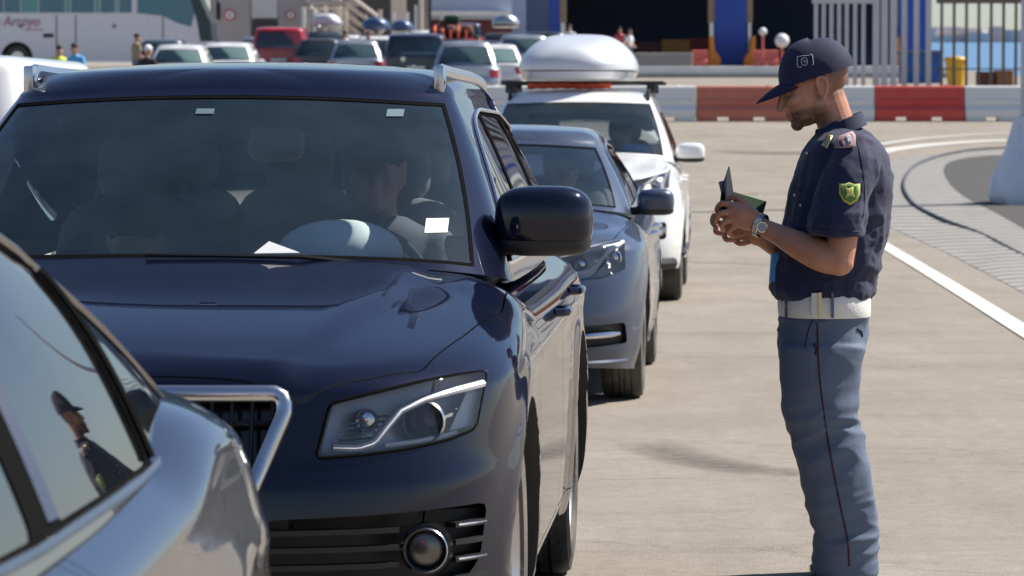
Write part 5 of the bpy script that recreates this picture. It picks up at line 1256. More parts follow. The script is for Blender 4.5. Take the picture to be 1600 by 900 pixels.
# ---------------------------------------------------------------- simpler people
def figure(name, loc, rz, label, h=1.72, top='navy shirt', legs='grey blue trousers', hair='black leather', seated=False, arms=(.15, .15), wheelhands=False, group=None, hat=None, skin='pale skin', vox=.014):
    k = h / 1.75; r = empty(name, loc, rz, label, 'person', group)
    b = MB(); V = lambda x, y, z: Vector((x, y, z)) * k
    # faces -y here
    RZ = Matrix.Rotation(math.pi / 2, 4, 'Z'); Z0 = -.45 if seated else 0
    hm = Matrix.Translation(V(0, -.03, 1.615 + Z0)) @ RZ @ Matrix.Rotation(R(-6), 4, 'Y')
    head_shapes(b, hm, k); limb(b, [V(0, 0, 1.57 + Z0), V(0, .02, 1.45 + Z0)], [.055 * k, .06 * k])
    loft(b, smooth_rows([(V(0, .02, z + Z0), w * k, d * k) for z, w, d in ((1.46, .07, .06), (1.40, .15, .09), (1.25, .16, .10), (1.05, .13, .09), (.95, .15, .10))]), 20)
    for s in (1, -1):
        if seated and wheelhands: pts = [V(s * .18, .02, 1.38 + Z0), V(s * .25, -.08, 1.12 + Z0), V(s * .18, -.34, 1.12 + Z0), V(s * .16, -.42, 1.16 + Z0)]
        else: pts = [V(s * .18, .02, 1.38 + Z0), V(s * .23, .02, 1.12 + Z0), V(s * (.23 - arms[0]), -.12 - arms[1], .98 + Z0), V(s * (.22 - arms[0]), -.16 - arms[1], .93 + Z0)]
        limb(b, pts, [.045 * k, .042 * k, .034 * k, .036 * k], 10)
        lg = [V(s * .1, 0, .95 + Z0), V(s * .11, -.42, .93 + Z0), V(s * .11, -.46, .48 + Z0)] if seated else [V(s * .09, 0, .95), V(s * .10, -.01, .5), V(s * .10, .02, .08), V(s * .11, -.10, .04)]
        limb(b, lg, [.07 * k, .05 * k, .045 * k] if seated else [.07 * k, .05 * k, .035 * k, .035 * k], 10)
    me = remesh(b.me('b', skin), vox, 1); me.materials.clear(); me.materials.append(M[skin]); maskcol(me, lambda c: (np.zeros(len(c)), np.zeros(len(c)))); bo = link('body', me, r)
    b = MB(); loft(b, smooth_rows([(V(0, .02, z + Z0), w * k, d * k) for z, w, d in ((1.48, .08, .075), (1.42, .165, .11), (1.25, .185, .125), (1.05, .165, .12), (.92, .18, .125))]), 20)
    for s in (1, -1): limb(b, [V(s * .175, .02, 1.385 + Z0), V(s * .215, .01 - (.04 if wheelhands else 0), 1.22 + Z0)], [.065 * k, .068 * k], 12)
    me = remesh(b.me('b', top), vox, 1); me.materials.clear(); me.materials.append(M[top]); link('shirt', me, r)
    if not seated:
        b = MB(); loft(b, [(V(0, .02, z), w * k, d * k) for z, w, d in ((.98, .17, .12), (.88, .175, .125), (.80, .16, .11))], 20)
        for s in (1, -1): limb(b, [V(s * .09, .01, .9), V(s * .10, 0, .5), V(s * .10, .02, .10)], [.09 * k, .075 * k, .065 * k], 12)
        me = remesh(b.me('b', legs), vox, 1); me.materials.clear(); me.materials.append(M[legs]); link('trousers', me, r)
    b = MB(); t = MB(); t.sell((0, 0, 0), (.108 * k, .086 * k, .09 * k), 1, 1, 18, 12)
    b.add([hm @ (Vector(v) + Vector((.022, 0, .052)) * k) for v in t.v if 1], t.f); b.ob('cap' if hat else 'hair', hat or hair, r)
    return r
# ================================================================ people in the cars and around
def in_car(c, root, x, y, z, **k):
    f = figure('person', root.matrix_basis @ Vector((x, y, z)) if 0 else (root.location + Matrix.Rotation(YAW, 3, 'Z') @ Vector((x, y, z))), YAW, **k); return f
mat('grey shirt', (.16, .16, .18), .85); mat('black shirt', (.02, .02, .022), .85); mat('white shirt', (.75, .75, .76), .8); mat('jeans', (.06, .09, .17), .85); mat('khaki', (.30, .25, .17), .85)
mat('hi-vis yellow', (.62, .72, .05), .7); mat('sky blue shirt', (.10, .38, .70), .8); mat('dark hair', (.02, .014, .010), .7); mat('brown shirt', (.22, .12, .06), .8)
in_car(q5, q5.root, .37, 2.42, .20, label='driver in dark grey shirt behind the wheel of the navy car', top='grey shirt', seated=True, wheelhands=True, hair='dark hair')
in_car(q5, q5.root, -.35, 2.42, .05, label='short front passenger in black low in the navy car', top='black shirt', seated=True, hair='dark hair', h=1.62)
in_car(c2, c2.root, .37, 2.45, .04, label='driver of the steel blue hatchback dim behind its windscreen', top='black shirt', seated=True, wheelhands=True, hair='dark hair', vox=.02)
in_car(c3, c3.root, .37, 2.42, .26, label='driver of the white car with the silver roof box', top='brown shirt', seated=True, wheelhands=True, hair='dark hair', vox=.02)
# ================================================================ vehicles further back
mat('red paint', (.45, .012, .02), .35, 0, 1, dust=.08); mat('dark navy van', (.012, .016, .04), .35, .3, 1, dust=.08); mat('silver paint', (.45, .47, .5), .35, .7, 1, dust=.08)
mat('charcoal paint', (.04, .042, .046), .35, .5, 1, dust=.1); mat('slate paint', (.12, .14, .17), .35, .5, 1, dust=.1)
KIND = {
 'hatch': dict(L=4.1, w=.86, H=1.48, belt=.95, nose=.78, cowl=1.1, yh=1.85, yr=3.98, yrr=3.6, wr=.60, wb=.79, ax=(.8, 3.4), r=.31),
 'wagon': dict(L=4.7, w=.90, H=1.50, belt=.98, nose=.80, cowl=1.25, yh=2.0, yr=4.55, yrr=4.1, wr=.62, wb=.82, ax=(.9, 3.7), r=.33),
 'suv': dict(L=4.5, w=.92, H=1.68, belt=1.10, nose=.95, cowl=1.15, yh=1.85, yr=4.38, yrr=4.0, wr=.65, wb=.85, ax=(.85, 3.55), r=.36),
 'van': dict(L=4.9, w=.95, H=1.95, belt=1.12, nose=.95, cowl=.75, yh=1.5, yr=4.84, yrr=4.68, wr=.78, wb=.89, ax=(.9, 3.9), r=.34)}
glass('rear glass', (.22, .32, .32), .05, (.2, .34, .33), boost=.05)  # teal film colour stands in for reflections in far rear windows
def far_car(kind, paint, px, Y, label, name, facing='rear', yaw=0, group='vehicles waiting further back', lamp=True, H=None, lod=2, dx=0, panel=False):
    k = dict(KIND[kind]); H = H or k['H']; L, w, be = k['L'], k['w'], k['belt']
    c = Car(dict(L=L, w=w, z0=.22, Lf=.6, nf=2.8, Lr=.35, nr=3.6, paint=paint, fprof=[(.2, .06), (.5, 0), (.8, .05), (1, .12)], rprof=[(.2, .06), (.4, 0), (.62, .0), (.7, .04), (1.2, .07)],
        wprof=[(.2, -.05), (.4, 0), (.8, 0), (be, -.03)], Tc=[(0, k['nose']), (.3, k['nose'] + .06), (k['cowl'], be + .05), (k['cowl'] + .5, be), (L, be)], crown=.05, S=(.05, .05, .03), R=(.1, .12, .05), axles=k['ax'], wr=k['r'], tw=.2, lod=lod,
        g=dict(wb=k['wb'], wr=k['wr'], yc=k['cowl'], yr=k['yr'], Lf=.4, nf=2.6, Lr=.28, nr=3.2, yh=k['yh'], yrr=k['yrr'], zb=[(0, be - .04), (L, be - .03)], Rc=[(0, H - .05), (k['yh'] + .5, H), (k['yrr'] - .5, H), (L, H - .06)], crown=.03, S=(.05, .05, .05), R=(.1, .2, .15))))
    t = H - .14; wy = k['yrr'] - .1
    wins_ = [rpoly([(k['cowl'] + .55, be + .03), (k['yh'] + .25, t), (k['yh'] + .85, t), (k['yh'] + .85, be + .03)], .03, 2), rpoly([(k['yh'] + .95, be + .03), (k['yh'] + .95, t), (wy - .15, t), (wy, be + .05)], .03, 2)]
    g0 = gz(Y); sl = math.atan((gz(Y + 5) - gz(Y)) / 5)
    if facing == 'rear': loc = (X(px, Y) + dx, Y + L, gz(Y + L)); rz = math.pi + yaw
    else: loc = (X(px, Y) + dx, Y, g0); rz = yaw
    finish(c, label, 'van' if kind == 'van' else 'car', loc, rz, name, group=group, ws=(.88, .93, .02, .94), rw=None if panel else (.86, .84, .12, .86), wins=wins_, dlo=wins_[0], sideglass='tinted glass', rwglass='rear glass', tub=False)
    c.root.rotation_euler[0] = sl if facing != 'rear' else -sl
    for ay in k['ax']:
        for sx in (1, -1): wheel('wheel', k['r'], .2, c.root, (sx * (w - .11), ay, k['r']), sx, 5, 1, 20)
    if lamp:
        for mi_ in (False, True):
            if kind in ('van', 'suv'): c.patch([(w - .13, be - .06), (w - .03, be - .06)], [(w - .14, be - .40), (w - .03, be - .40)], 'rear', .006, 6, 4, 'red lens', name='tail_lamp', mirror=mi_)
            else: c.patch([(w - .30, be - .10), (w - .04, be - .08)], [(w - .26, be - .28), (w - .04, be - .28)], 'rear', .006, 6, 4, 'red lens', name='tail_lamp', mirror=mi_)
            c.patch([(w - .36, k['nose'] - .06), (w - .1, k['nose'] - .04)], [(w - .34, k['nose'] - .18), (w - .1, k['nose'] - .18)], 'front', .006, 6, 4, 'lamp reflector', name='headlight', mirror=mi_)
    MB().box(-.26, .26, L - .0, L + .02, be - .42, be - .30).ob('number_plate', 'plate', c.root)
    MB().box(-w + .12, w - .12, L - .05, L + .03, .34, .50, .02).ob('bumper', 'black plastic', c.root)
    c.H = H; return c
v = far_car('hatch', 'white paint', 278, 95, 'white hatchback waiting between the coach and the red van, its left neighbour another white car', 'parked_car')
v['label'] if 0 else None
v.root['label'] = 'white hatchback nearest the parked coach, left of another white car'
v = far_car('wagon', 'white paint', 352, 99, 'white estate car just left of the red van', 'parked_car')
v = far_car('van', 'red paint', 436, 116, 'bright red van seen from behind with a dark rear window', 'parked_van', H=1.85)
a = far_car('suv', 'slate paint', 508, 121, 'grey car wearing a rounded silver roof box, right of the red van', 'parked_car')
cargo_box('roof_box', a.root.location, a.root.rotation_euler[2], (0, 2.9, 1.76), (.52, 1.0, .42), 'box silver', 'rounded silver roof box right behind the red van')
a = far_car('hatch', 'silver paint', 556, 106, 'silver hatchback between the red van and the dark navy van', 'parked_car', H=1.5)
a = far_car('wagon', 'white paint', 585, 124, 'white estate car with a blue roof box in the middle of the queue', 'parked_car')
mat('blue box', (.05, .09, .20), .35, coat=.5)
cargo_box('roof_box', a.root.location, a.root.rotation_euler[2], (0, 2.9, 1.62), (.50, 1.0, .42), 'blue box', 'dark blue roof box on the white estate car')
cargo_box('roof_box', Vector((X(625, 132), 138, gz(135))), math.pi, (0, 2.9, 1.62), (.45, 1.0, .40), 'blue box', 'small blue roof box farthest back, left of the luggage pile')
far_car('wagon', 'slate paint', 625, 133, 'grey estate car with small blue roof box behind the navy van', 'parked_car')
a = far_car('van', 'dark navy van', 650, 100, 'dark navy people carrier seen from behind, wide dark tailgate', 'parked_van', H=1.74)
b = MB(); b.lathe([(0, .075), (.03, .07), (.03, 0)], 20, 'y', (.36, 4.9, 1.02)); b.ob('tailgate_disc', 'satin metal', a.root)
MB().box(-.02, .10, 4.88, 4.93, .78, .86, .01).ob('tailgate_handle', 'satin metal', a.root)
a = far_car('wagon', 'charcoal paint', 703, 112, 'charcoal estate car with red strapped luggage heaped on its roof', 'parked_car')
b = MB(); random.seed(3)
for i in range(9): b.sell((-.55 + (i % 5) * .27, 2.2 + (i // 5) * .9, 1.66 + (i % 2) * .10), (.19, .42, .17), .6, .7, 14, 8)
b.sell((.05, 2.6, 1.95), (.34, .4, .14), .5, .6, 14, 8)
mat('luggage brown', (.12, .05, .04), .9, var=.5, scale=3); mat('red strap', (.85, .14, .07), .6); mat('dark green bag', (.015, .05, .035), .8)
lug = b.ob('luggage', 'luggage brown'); lug.location = a.root.location; lug.rotation_euler = a.root.rotation_euler; tag(lug, 'heap of brown bags under bright red straps on a car roof', 'luggage')
for x in (-.5, -.25, 0, .25, .5):
    MB().tube([(x, 3.6, 1.48), (x, 3.58, 1.72), (x, 3.0, 1.88), (x, 2.0, 1.86), (x, 1.7, 1.5)], .035, 6).ob('strap', 'red strap', lug)
b = MB(); b.sell((-.05, 2.9, 2.12), (.26, .3, .14), .6, .6, 14, 8); b.ob('top_bag', 'dark green bag', lug)
far_car('wagon', 'silver paint', 727, 90, 'silver estate car with big red tail lamps left of the white barriers', 'parked_car', H=1.62)
far_car('hatch', 'white paint', 772, 96, 'small white hatchback tucked behind the silver estate car', 'parked_car')
a = far_car('suv', 'charcoal paint', 790, 112, 'dark car with pale grey roof box left of the blue portal', 'parked_car')
cargo_box('roof_box', a.root.location, math.pi, (0, 2.9, 1.76), (.45, .9, .40), 'silver paint', 'pale grey roof box left of the blue portal')
far_car('suv', 'charcoal paint', 850, 118, 'dark car half hidden by the large silver roof box', 'parked_car')
a = far_car('van', 'white paint', -92, 24.5, 'white van in the next lane at the upper left edge', 'parked_van', facing='rear', yaw=YAW, group=None, H=1.98, lod=1, lamp=False, panel=True)
red_ = a.patch([(.52, 1.30), (.58, 1.30)], [(.52, .95), (.58, .95)], 'rear', .008, 4, 8, 'red lens', name='tail_lamp', mirror=True); a.patch([(.52, 1.30), (.58, 1.30)], [(.52, .95), (.58, .95)], 'rear', .008, 4, 8, 'red lens', name='tail_lamp')
for kd, pt, px_, Y_, lb in (('hatch', 'silver paint', 404, 124, 'silver hatchback glimpsed left of the red van'), ('hatch', 'charcoal paint', 498, 114, 'small dark hatchback just right of the red van'), ('wagon', 'white paint', 536, 130, 'white estate car far back, left of the blue roof box'),
    ('hatch', 'charcoal paint', 606, 110, 'small dark hatchback just left of the dark navy people carrier'), ('suv', 'white paint', 668, 128, 'white car far back above the dark navy people carrier'), ('wagon', 'charcoal paint', 752, 103, 'dark estate car between the silver estate and the white hatchback'),
    ('suv', 'silver paint', 818, 104, 'silver car just left of the large silver roof box'), ('hatch', 'slate paint', 252, 112, 'grey blue hatchback half behind the white hatchback by the coach'), ('hatch', 'red paint', 742, 119, 'small red hatchback glimpsed left of the pale grey roof box'), ('van', 'dark navy van', 716, 126, 'dark van behind the car with strapped luggage'), ('wagon', 'slate paint', 470, 134, 'slate estate car far back above the red van'), ('wagon', 'charcoal paint', 570, 142, 'dark estate car farthest back below the staircase')):
    far_car(kd, pt, px_, Y_, lb, 'parked_car')
# ---------------------------------------------------------------- coach
mat('coach white', (.80, .78, .82), .35, coat=.6, dust=.1); mat('coach glass', (.05, .19, .27), .08, spec=.8); mat('coach glass green', (.12, .36, .36), .2); mat('faded red letters', (.42, .18, .25), .6)
YB = 139.; gB = gz(YB) + .05; x1 = X(334, YB); x0 = x1 - 12.4
bus = empty('coach', ((x0 + x1) / 2, YB, gB), 0, 'long white coach with teal windows and faded red script on its side', 'coach')
bx = lambda x: x - (x0 + x1) / 2
b = MB(); prof = rpoly([(bx(x0), .38, .2), (bx(x0), 3.55, .4), (bx(x1) - .9, 3.55, .9), (bx(x1) - .10, 1.9, 1.2), (bx(x1) - .02, .9, .3), (bx(x1) - .05, .38, .15)], .2, 6)
b.prism(prof, 'y', 0, 2.5); body = b.me('coach', 'coach white', smooth=False)
cuts_ = []
for wx in (bx(X(28, YB)), bx(x1) - 2.6):
    q = MB(); q.lathe([(-.05, 0), (-.05, .62), (.5, .62), (.5, 0)], 28, 'y', (wx, 0, .52)); cuts_.append((q.me('a', 'black plastic', smooth=False), 'DIFFERENCE'))
    h = link('wheel', MB().lathe([(-.0, 0), (-.0, .26), (.25, .26), (.25, 0)], 24, 'y', (0, 0, 0)).me('w', 'satin metal'), bus, (wx, .12, .5)); link('tyre', MB().lathe([(.02, .28), (.0, .32), (.0, .46), (.04, .5), (.28, .5), (.28, .28)], 28, 'y').me('t', 'tyre rubber'), h)
link('body', fin(boolean(body, cuts_), True, 30), bus)
zl = CH + (190 - 20.5) * YB / FPX - gB
wx0 = bx(x0) + .2; edges = [-40, 8, 34, 62, 104, 112, 150, 158, 182, 187, 208]
for i in range(len(edges) - 1):
    a_, c_ = bx(X(edges[i], YB)), bx(X(edges[i + 1], YB))
    MB().box(a_ + .02, c_ - .02, -.02, .02, zl, 3.3, .005).ob('window', 'coach glass' if (edges[i + 1] - edges[i]) > 10 and i not in (2,) else 'coach glass green', bus)
MB().box(wx0, bx(X(-42, YB)), -.02, .02, zl, 3.3, .005).ob('window', 'coach glass', bus)
MB().prism([(bx(X(216, YB)), zl - .02), (bx(X(255, YB)), zl - .12), (bx(X(278, YB)), zl - .40), (bx(X(300, YB)), zl - .55), (bx(X(312, YB)), 3.1), (bx(X(216, YB)), 3.3)], 'y', -.02, .02).ob('window', 'coach glass', bus, smooth=False)
mat('coach screen', (.02, .045, .06), .1)
MB().prism([(bx(x1) - .02, 1.15), (bx(x1) - .10, 1.9), (bx(x1) - .55, 2.9), (bx(x1) - .9, 2.9), (bx(x1) - .62, 1.9), (bx(x1) - .50, 1.15)], 'y', -.03, 2.53).ob('windscreen', 'coach screen', bus, smooth=False)
for px in (90, 120, 256): MB().box(bx(X(px, YB)) - .02, bx(X(px, YB)) + .02, -.012, .01, .45, zl - .1).ob('panel_seam', 'black plastic', bus)
MB().box(bx(X(69, YB)), bx(X(85, YB)), -.02, .02, CH + (190 - 59) * YB / FPX - gB, CH + (190 - 53) * YB / FPX - gB, .004).ob('vent', 'black plastic', bus)
for px in (34, 180): MB().sell((bx(X(px, YB)), -.005, 1.75), (.08, .02, .08)).ob('filler_cap', 'slate paint', bus)
b = MB(); b.sell((bx(x1) + .25, -.35, 2.35), (.10, .16, .38), .5, .5); b.tube([(bx(x1) - .5, -.05, 3.1), (bx(x1) + .1, -.3, 2.9), (bx(x1) + .25, -.35, 2.7)], .04, 6); b.ob('mirror', 'black plastic', bus)
tm = text_mesh('anuela Arroyo', 1.0, 'faded red letters', .01); o = link('lettering', tm, bus, (bx(X(70, YB)) - 2.95, -.03, CH + (190 - 41) * YB / FPX - gB), (math.pi / 2, 0, 0)); o.scale = (.48, .56, 1)
b = MB(); b.box(bx(X(40, YB)), bx(X(70, YB)), -.018, .01, CH + (190 - 47.5) * YB / FPX - gB, CH + (190 - 46) * YB / FPX - gB); b.ob('lettering_rule', 'faded red letters', bus)
# ---------------------------------------------------------------- buildings
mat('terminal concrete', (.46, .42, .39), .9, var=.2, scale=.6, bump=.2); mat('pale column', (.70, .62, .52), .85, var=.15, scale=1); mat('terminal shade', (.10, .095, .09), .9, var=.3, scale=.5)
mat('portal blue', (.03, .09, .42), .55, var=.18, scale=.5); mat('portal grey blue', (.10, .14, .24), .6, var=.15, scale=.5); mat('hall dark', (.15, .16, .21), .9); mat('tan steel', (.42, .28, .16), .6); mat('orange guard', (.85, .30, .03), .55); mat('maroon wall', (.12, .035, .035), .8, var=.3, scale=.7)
mat('white sheet', (.78, .78, .78), .6); mat('pale blue sheet', (.42, .50, .64), .5, var=.2, scale=.6); mat('sign red', (.6, .08, .08), .5)
def wbox(par, name, px0, px1, Y, d, z0, z1, m, bev=0, ybase=None):
    """box given by its pixel span at depth Y"""
    L_ = par.location; return MB().box(X(px0, Y) - L_.x, X(px1, Y) - L_.x, Y - L_.y, Y + d - L_.y, z0 - L_.z, z1 - L_.z, bev).ob(name, m, par, smooth=False)
def zp(py, Y): return CH + (190 - py) * Y / FPX
# blue portal building
YP = 168.; gP = gz(YP) - .05
po = empty('portal_building', (X(1120, YP), YP, gP), 0, 'tall dark hall with deep blue columns dividing its wide openings', 'building')
for a_, c_, m_ in ((796, 822, 'pale blue sheet'), (822, 858, 'portal grey blue'), (858, 874, 'portal blue'), (1116, 1166, 'portal blue'), (1402, 1454, 'portal blue')): wbox(po, 'column', a_, c_, YP, 1.6, gP, 11.5, m_, .03)
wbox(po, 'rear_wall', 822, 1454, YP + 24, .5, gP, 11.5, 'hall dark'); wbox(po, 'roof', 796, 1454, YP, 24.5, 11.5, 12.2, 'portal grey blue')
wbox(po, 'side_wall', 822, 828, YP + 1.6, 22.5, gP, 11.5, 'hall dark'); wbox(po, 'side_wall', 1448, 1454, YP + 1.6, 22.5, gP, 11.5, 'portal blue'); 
for a_, c_ in ((874, 885), (1106, 1116), (1166, 1175), (1393, 1402)): wbox(po, 'column_edge', a_, c_, YP + .1, .5, zp(36 if a_ != 1393 else 40, YP), 11.5, 'tan steel'); wbox(po, 'rail_post', a_ + 2, c_ - 2, YP + .15, .3, gP, zp(36, YP), 'satin metal')
for x0_, s_ in ((1109, 1), (1174, -1), (1396, 1)):
    b = MB(); pr = [(X(x0_ - 3 * s_, YP), zp(57, YP)), (X(x0_ + 3 * s_, YP), zp(60, YP)), (X(x0_ + 5 * s_, YP), zp(80, YP)), (X(x0_ + 14 * s_, YP), zp(92, YP)), (X(x0_ + 14 * s_, YP), gP + .02), (X(x0_ - 3 * s_, YP), gP + .02)]
    b.prism([(p[0] - po.location.x, p[1] - gP) for p in pr], 'y', -1.3, -.3); b.ob('corner_guard', 'orange guard', po, smooth=False)
mat('ochre crate', (.42, .20, .05), .8, var=.3, scale=1); mat('coral plastic', (.72, .16, .12), .5, var=.15); mat('dark red metal', (.20, .02, .02), .6)
o = empty('crate', (X(1000, YP + 4), YP + 4, gz(YP + 4)), 0, 'long brown crate in the dark hall, left of the orange one', 'crate'); wbox(o, 'crate_side', 994, 1034, YP + 4, 1.5, gz(YP + 4) - .05, zp(66, YP + 4), 'luggage brown', .03); 
o = empty('crate', (X(1060, YP + 4), YP + 4, gz(YP + 4)), 0, 'ochre orange crate in the mouth of the dark hall', 'crate'); wbox(o, 'crate_side', 1034, 1078, YP + 4, 1.5, gz(YP + 4) - .05, zp(62, YP + 4), 'ochre crate', .03)
o = empty('skip', (X(1092, YP + 4), YP + 4, gz(YP + 4)), 0, 'dark red metal container beside the blue column', 'container'); wbox(o, 'skip_side', 1079, 1106, YP + 4, 1.5, gz(YP + 4) - .05, zp(60, YP + 4), 'dark red metal', .03)
def xbar(px0, px1, Y, h, m, label, name='plastic_barrier', cat='barrier', grp=None):
    """water filled barrier: waisted block on feet with fork slots and end lugs"""
    x0_, x1_ = X(px0, Y), X(px1, Y); w = x1_ - x0_; r = empty(name, ((x0_ + x1_) / 2, Y, gz(Y)), 0, label, cat, grp)
    prof = rpoly([(-.24, .09), (-.24, .24), (-.15, .36), (-.10, h - .03), (-.07, h), (.07, h), (.10, h - .03), (.15, .36), (.24, .24), (.24, .09)], .02, 2)
    b = MB(); b.prism(prof, 'x', -w / 2 + .012, w / 2 - .012); b.ob('block', m, r, smooth=False)
    b = MB(); s = .13 * w
    f1 = link('foot', MB().box(-w / 2 + .02, -.27 * w, -.235, .235, 0, .092).me('f', m, smooth=False), r); link('foot', MB().box(-.13 * w, .13 * w, -.235, .235, 0, .092).me('f', m, smooth=False), r); link('foot', MB().box(.27 * w, w / 2 - .02, -.235, .235, 0, .092).me('f', m, smooth=False), r)
    MB().box(-w / 2 + .1, w / 2 - .1, -.17, -.125, .40, .46, .015).ob('rib', m, r); MB().lathe([(h - .01, .05), (h + .02, .045), (h + .02, 0)], 12, 'z', (.3 * w, 0, 0)).ob('filler_cap', m, r)
    return r
xbar(1080, 1106, YP - 4, .75, 'coral plastic', 'coral red barrier left of the middle blue column'); xbar(1176, 1216, YP - 4, .75, 'coral plastic', 'coral red barrier right of the middle blue column')
mat('barrier white', (.80, .80, .78), .55, var=.12, scale=3, dust=.25); mat('barrier red', (.62, .055, .04), .55, var=.15, scale=3, dust=.2); mat('barrier brick', (.55, .15, .09), .6, var=.15, scale=3, dust=.3)
YR = 78.; segs = [(520, 661, 'barrier white'), (661, 803, 'barrier white'), (803, 945, 'barrier white'), (945, 1087, 'barrier white'), (1087, 1228, 'barrier brick'), (1228, 1365, 'barrier white'), (1365, 1505, 'barrier red'), (1505, 1647, 'barrier white'), (1647, 1789, 'barrier red')]
labs = ['white barrier farthest left, behind the navy car', 'white barrier second from left, mostly hidden by the queue', 'white barrier directly behind the white car', 'white barrier ending against the brick coloured one', 'faded brick coloured barrier left of the officer\'s face', 'white barrier behind the officer\'s neck', 'bright red barrier right of the officer\'s head', 'white barrier right of the bright red one, below the fence', 'red barrier just beyond the right edge pole']
for (a_, c_, m_), lb in zip(segs, labs): xbar(a_, c_, YR, .78, m_, lb, grp='row of plastic road barriers')
# low concrete kerb wall and block
YK = 127.; o = empty('concrete_wall', (X(1200, YK), YK, gz(YK)), 0, 'low pale concrete wall running behind the road barriers', 'wall')
wbox(o, 'wall_face', 905, 1482, YK, 1.0, gz(YK) - .1, zp(104, YK), 'pale concrete', .04); wbox(o, 'plinth', 900, 1490, YK - 1.2, 1.2, gz(YK - 1.2) - .1, gz(YK - 1.2) + .14, 'concrete')
YK2 = 134.; o = empty('concrete_block', (X(1035, YK2), YK2, gz(YK2)), 0, 'grey concrete block standing behind the low wall, left of the portal column', 'block'); wbox(o, 'block_face', 985, 1082, YK2, 1.2, gz(YK2) - .1, zp(83, YK2), 'concrete', .06)
# terminal building with walkway and stairs
YT = 158.; gT = gz(YT) - .05; te = empty('terminal_building', (X(560, YT), YT, gT), 0, 'beige concrete terminal with columns and an outside staircase', 'building')
wbox(te, 'wall', 330, 672, YT + 7, .6, gT, 12, 'terminal concrete'); wbox(te, 'wall', 672, 800, YT + 7, .6, gT, zp(24, YT), 'maroon wall'); wbox(te, 'fascia', 674, 798, YT + 6.4, .5, zp(18, YT), zp(11, YT), 'white sheet'); wbox(te, 'glazing', 672, 800, YT + 6.8, .5, zp(24, YT), 12, 'pale blue sheet')
wbox(te, 'pillar', 335, 391, YT, 1.4, gT, 12, 'terminal concrete', .04); wbox(te, 'pillar', 436, 481, YT + 1, 1.4, gT, 12, 'terminal concrete', .04)
wbox(te, 'window', 393, 434, YT + 6.6, .3, zp(22, YT), 12, 'white sheet'); wbox(te, 'opening', 393, 434, YT + 6.6, .3, gT, zp(26, YT), 'terminal shade')  # lower slab is dark to stand for the shade inside an opening
for a_, c_ in ((520, 533), (612, 634), (655, 661)): wbox(te, 'column', a_, c_, YT + 2, .6, gT, 12, 'pale column', .03)
wbox(te, 'recess_shade', 560, 610, YT + 6.7, .3, gT, 12, 'terminal shade'); wbox(te, 'recess_shade', 636, 654, YT + 6.7, .3, gT, 12, 'terminal shade')  # dark slabs on the wall, their colour painting the shade of recesses
def beam(x0_, y0_, x1_, y1_, m='pale column', r=.11, Y=YT, nm='stair_beam'):
    MB().tube([Vector((X(x0_, Y), Y, zp(y0_, Y))) - te.location, Vector((X(x1_, Y), Y, zp(y1_, Y))) - te.location], r, 6).ob(nm, m, te)
for k in range(5): beam(548 - 6 * k, -6 + 12 * k, 606 - 6 * k, 38 + 12 * k)
for k in range(4): beam(486 + 9 * k, 10 + 9 * k, 536 + 4 * k, 62 + 4 * k, 'pale column', .08)
for x_, y_, m_ in ((541, 17, 'pale column'), (594, 16, 'pale column'), (615, 20, 'white sheet'), (636, 20, 'white sheet'), (475, 12, 'white sheet'), (509, 10, 'pale column')): wbox(te, 'post', x_ - 3, x_ + 3, YT - .6, .3, gT, zp(y_, YT), m_)
wbox(te, 'lamp_pole', 670, 674, YT - 2, .2, gT, 12, 'black plastic')
for px, rr, nm in ((360, .26, 'red ringed round sign low on the left grey pillar'), (455, .22, 'faded round sign on the second grey pillar')):
    Yq = YT - .06 if px == 360 else YT + .94; o = empty('round_sign', (X(px, Yq), Yq, zp(24, Yq)), 0, nm, 'sign')
    MB().lathe([(0, 0), (0, rr), (.04, rr), (.04, 0)], 28, 'y').ob('sign_plate', 'sign red', o); MB().lathe([(-.015, 0), (-.015, rr * .72), (0, rr * .72)], 28, 'y').ob('sign_face', 'white sheet', o)
    MB().box(-rr * .12, rr * .12, -.03, -.01, -rr * .4, rr * .4).ob('sign_symbol', 'slate paint', o)
for x_, y_, m_ in ((492, 20, 'white sheet'), (526, 14, 'pale column'), (572, 24, 'pale column'), (650, 10, 'white sheet'), (690, 18, 'pale column')): wbox(te, 'post', x_ - 2, x_ + 2, YT - 1.2, .2, gT, zp(y_, YT), m_)
for k in range(3): beam(486, 14 + 7 * k, 545, 14 + 7 * k, 'pale column', .04, YT - .8, 'hand_rail')
wbox(te, 'walkway', 481, 560, YT + .2, 1.6, zp(8, YT), zp(2, YT), 'terminal concrete')
# globe lamps at the hall
for px, py, r_, lb in ((1191, 50, .17, 'small round white lamp on a thin red post in the dark hall'), (1221, 64, .30, 'big white ball just left of the officer\'s cap')):
    Yl = 150.; o = empty('ball_lamp', (X(px, Yl), Yl, gz(Yl)), 0, lb, 'lamp'); h = zp(py, Yl) - gz(Yl)
    MB().sell((0, 0, h), (r_, r_, r_)).ob('globe', 'white sheet', o); MB().tube([(0, 0, 0), (0, 0, h - r_ * .9)], .05, 8).ob('post', 'coral plastic', o); MB().lathe([(0, .3), (.25, .12), (.3, 0)], 12).ob('base', 'coral plastic', o)
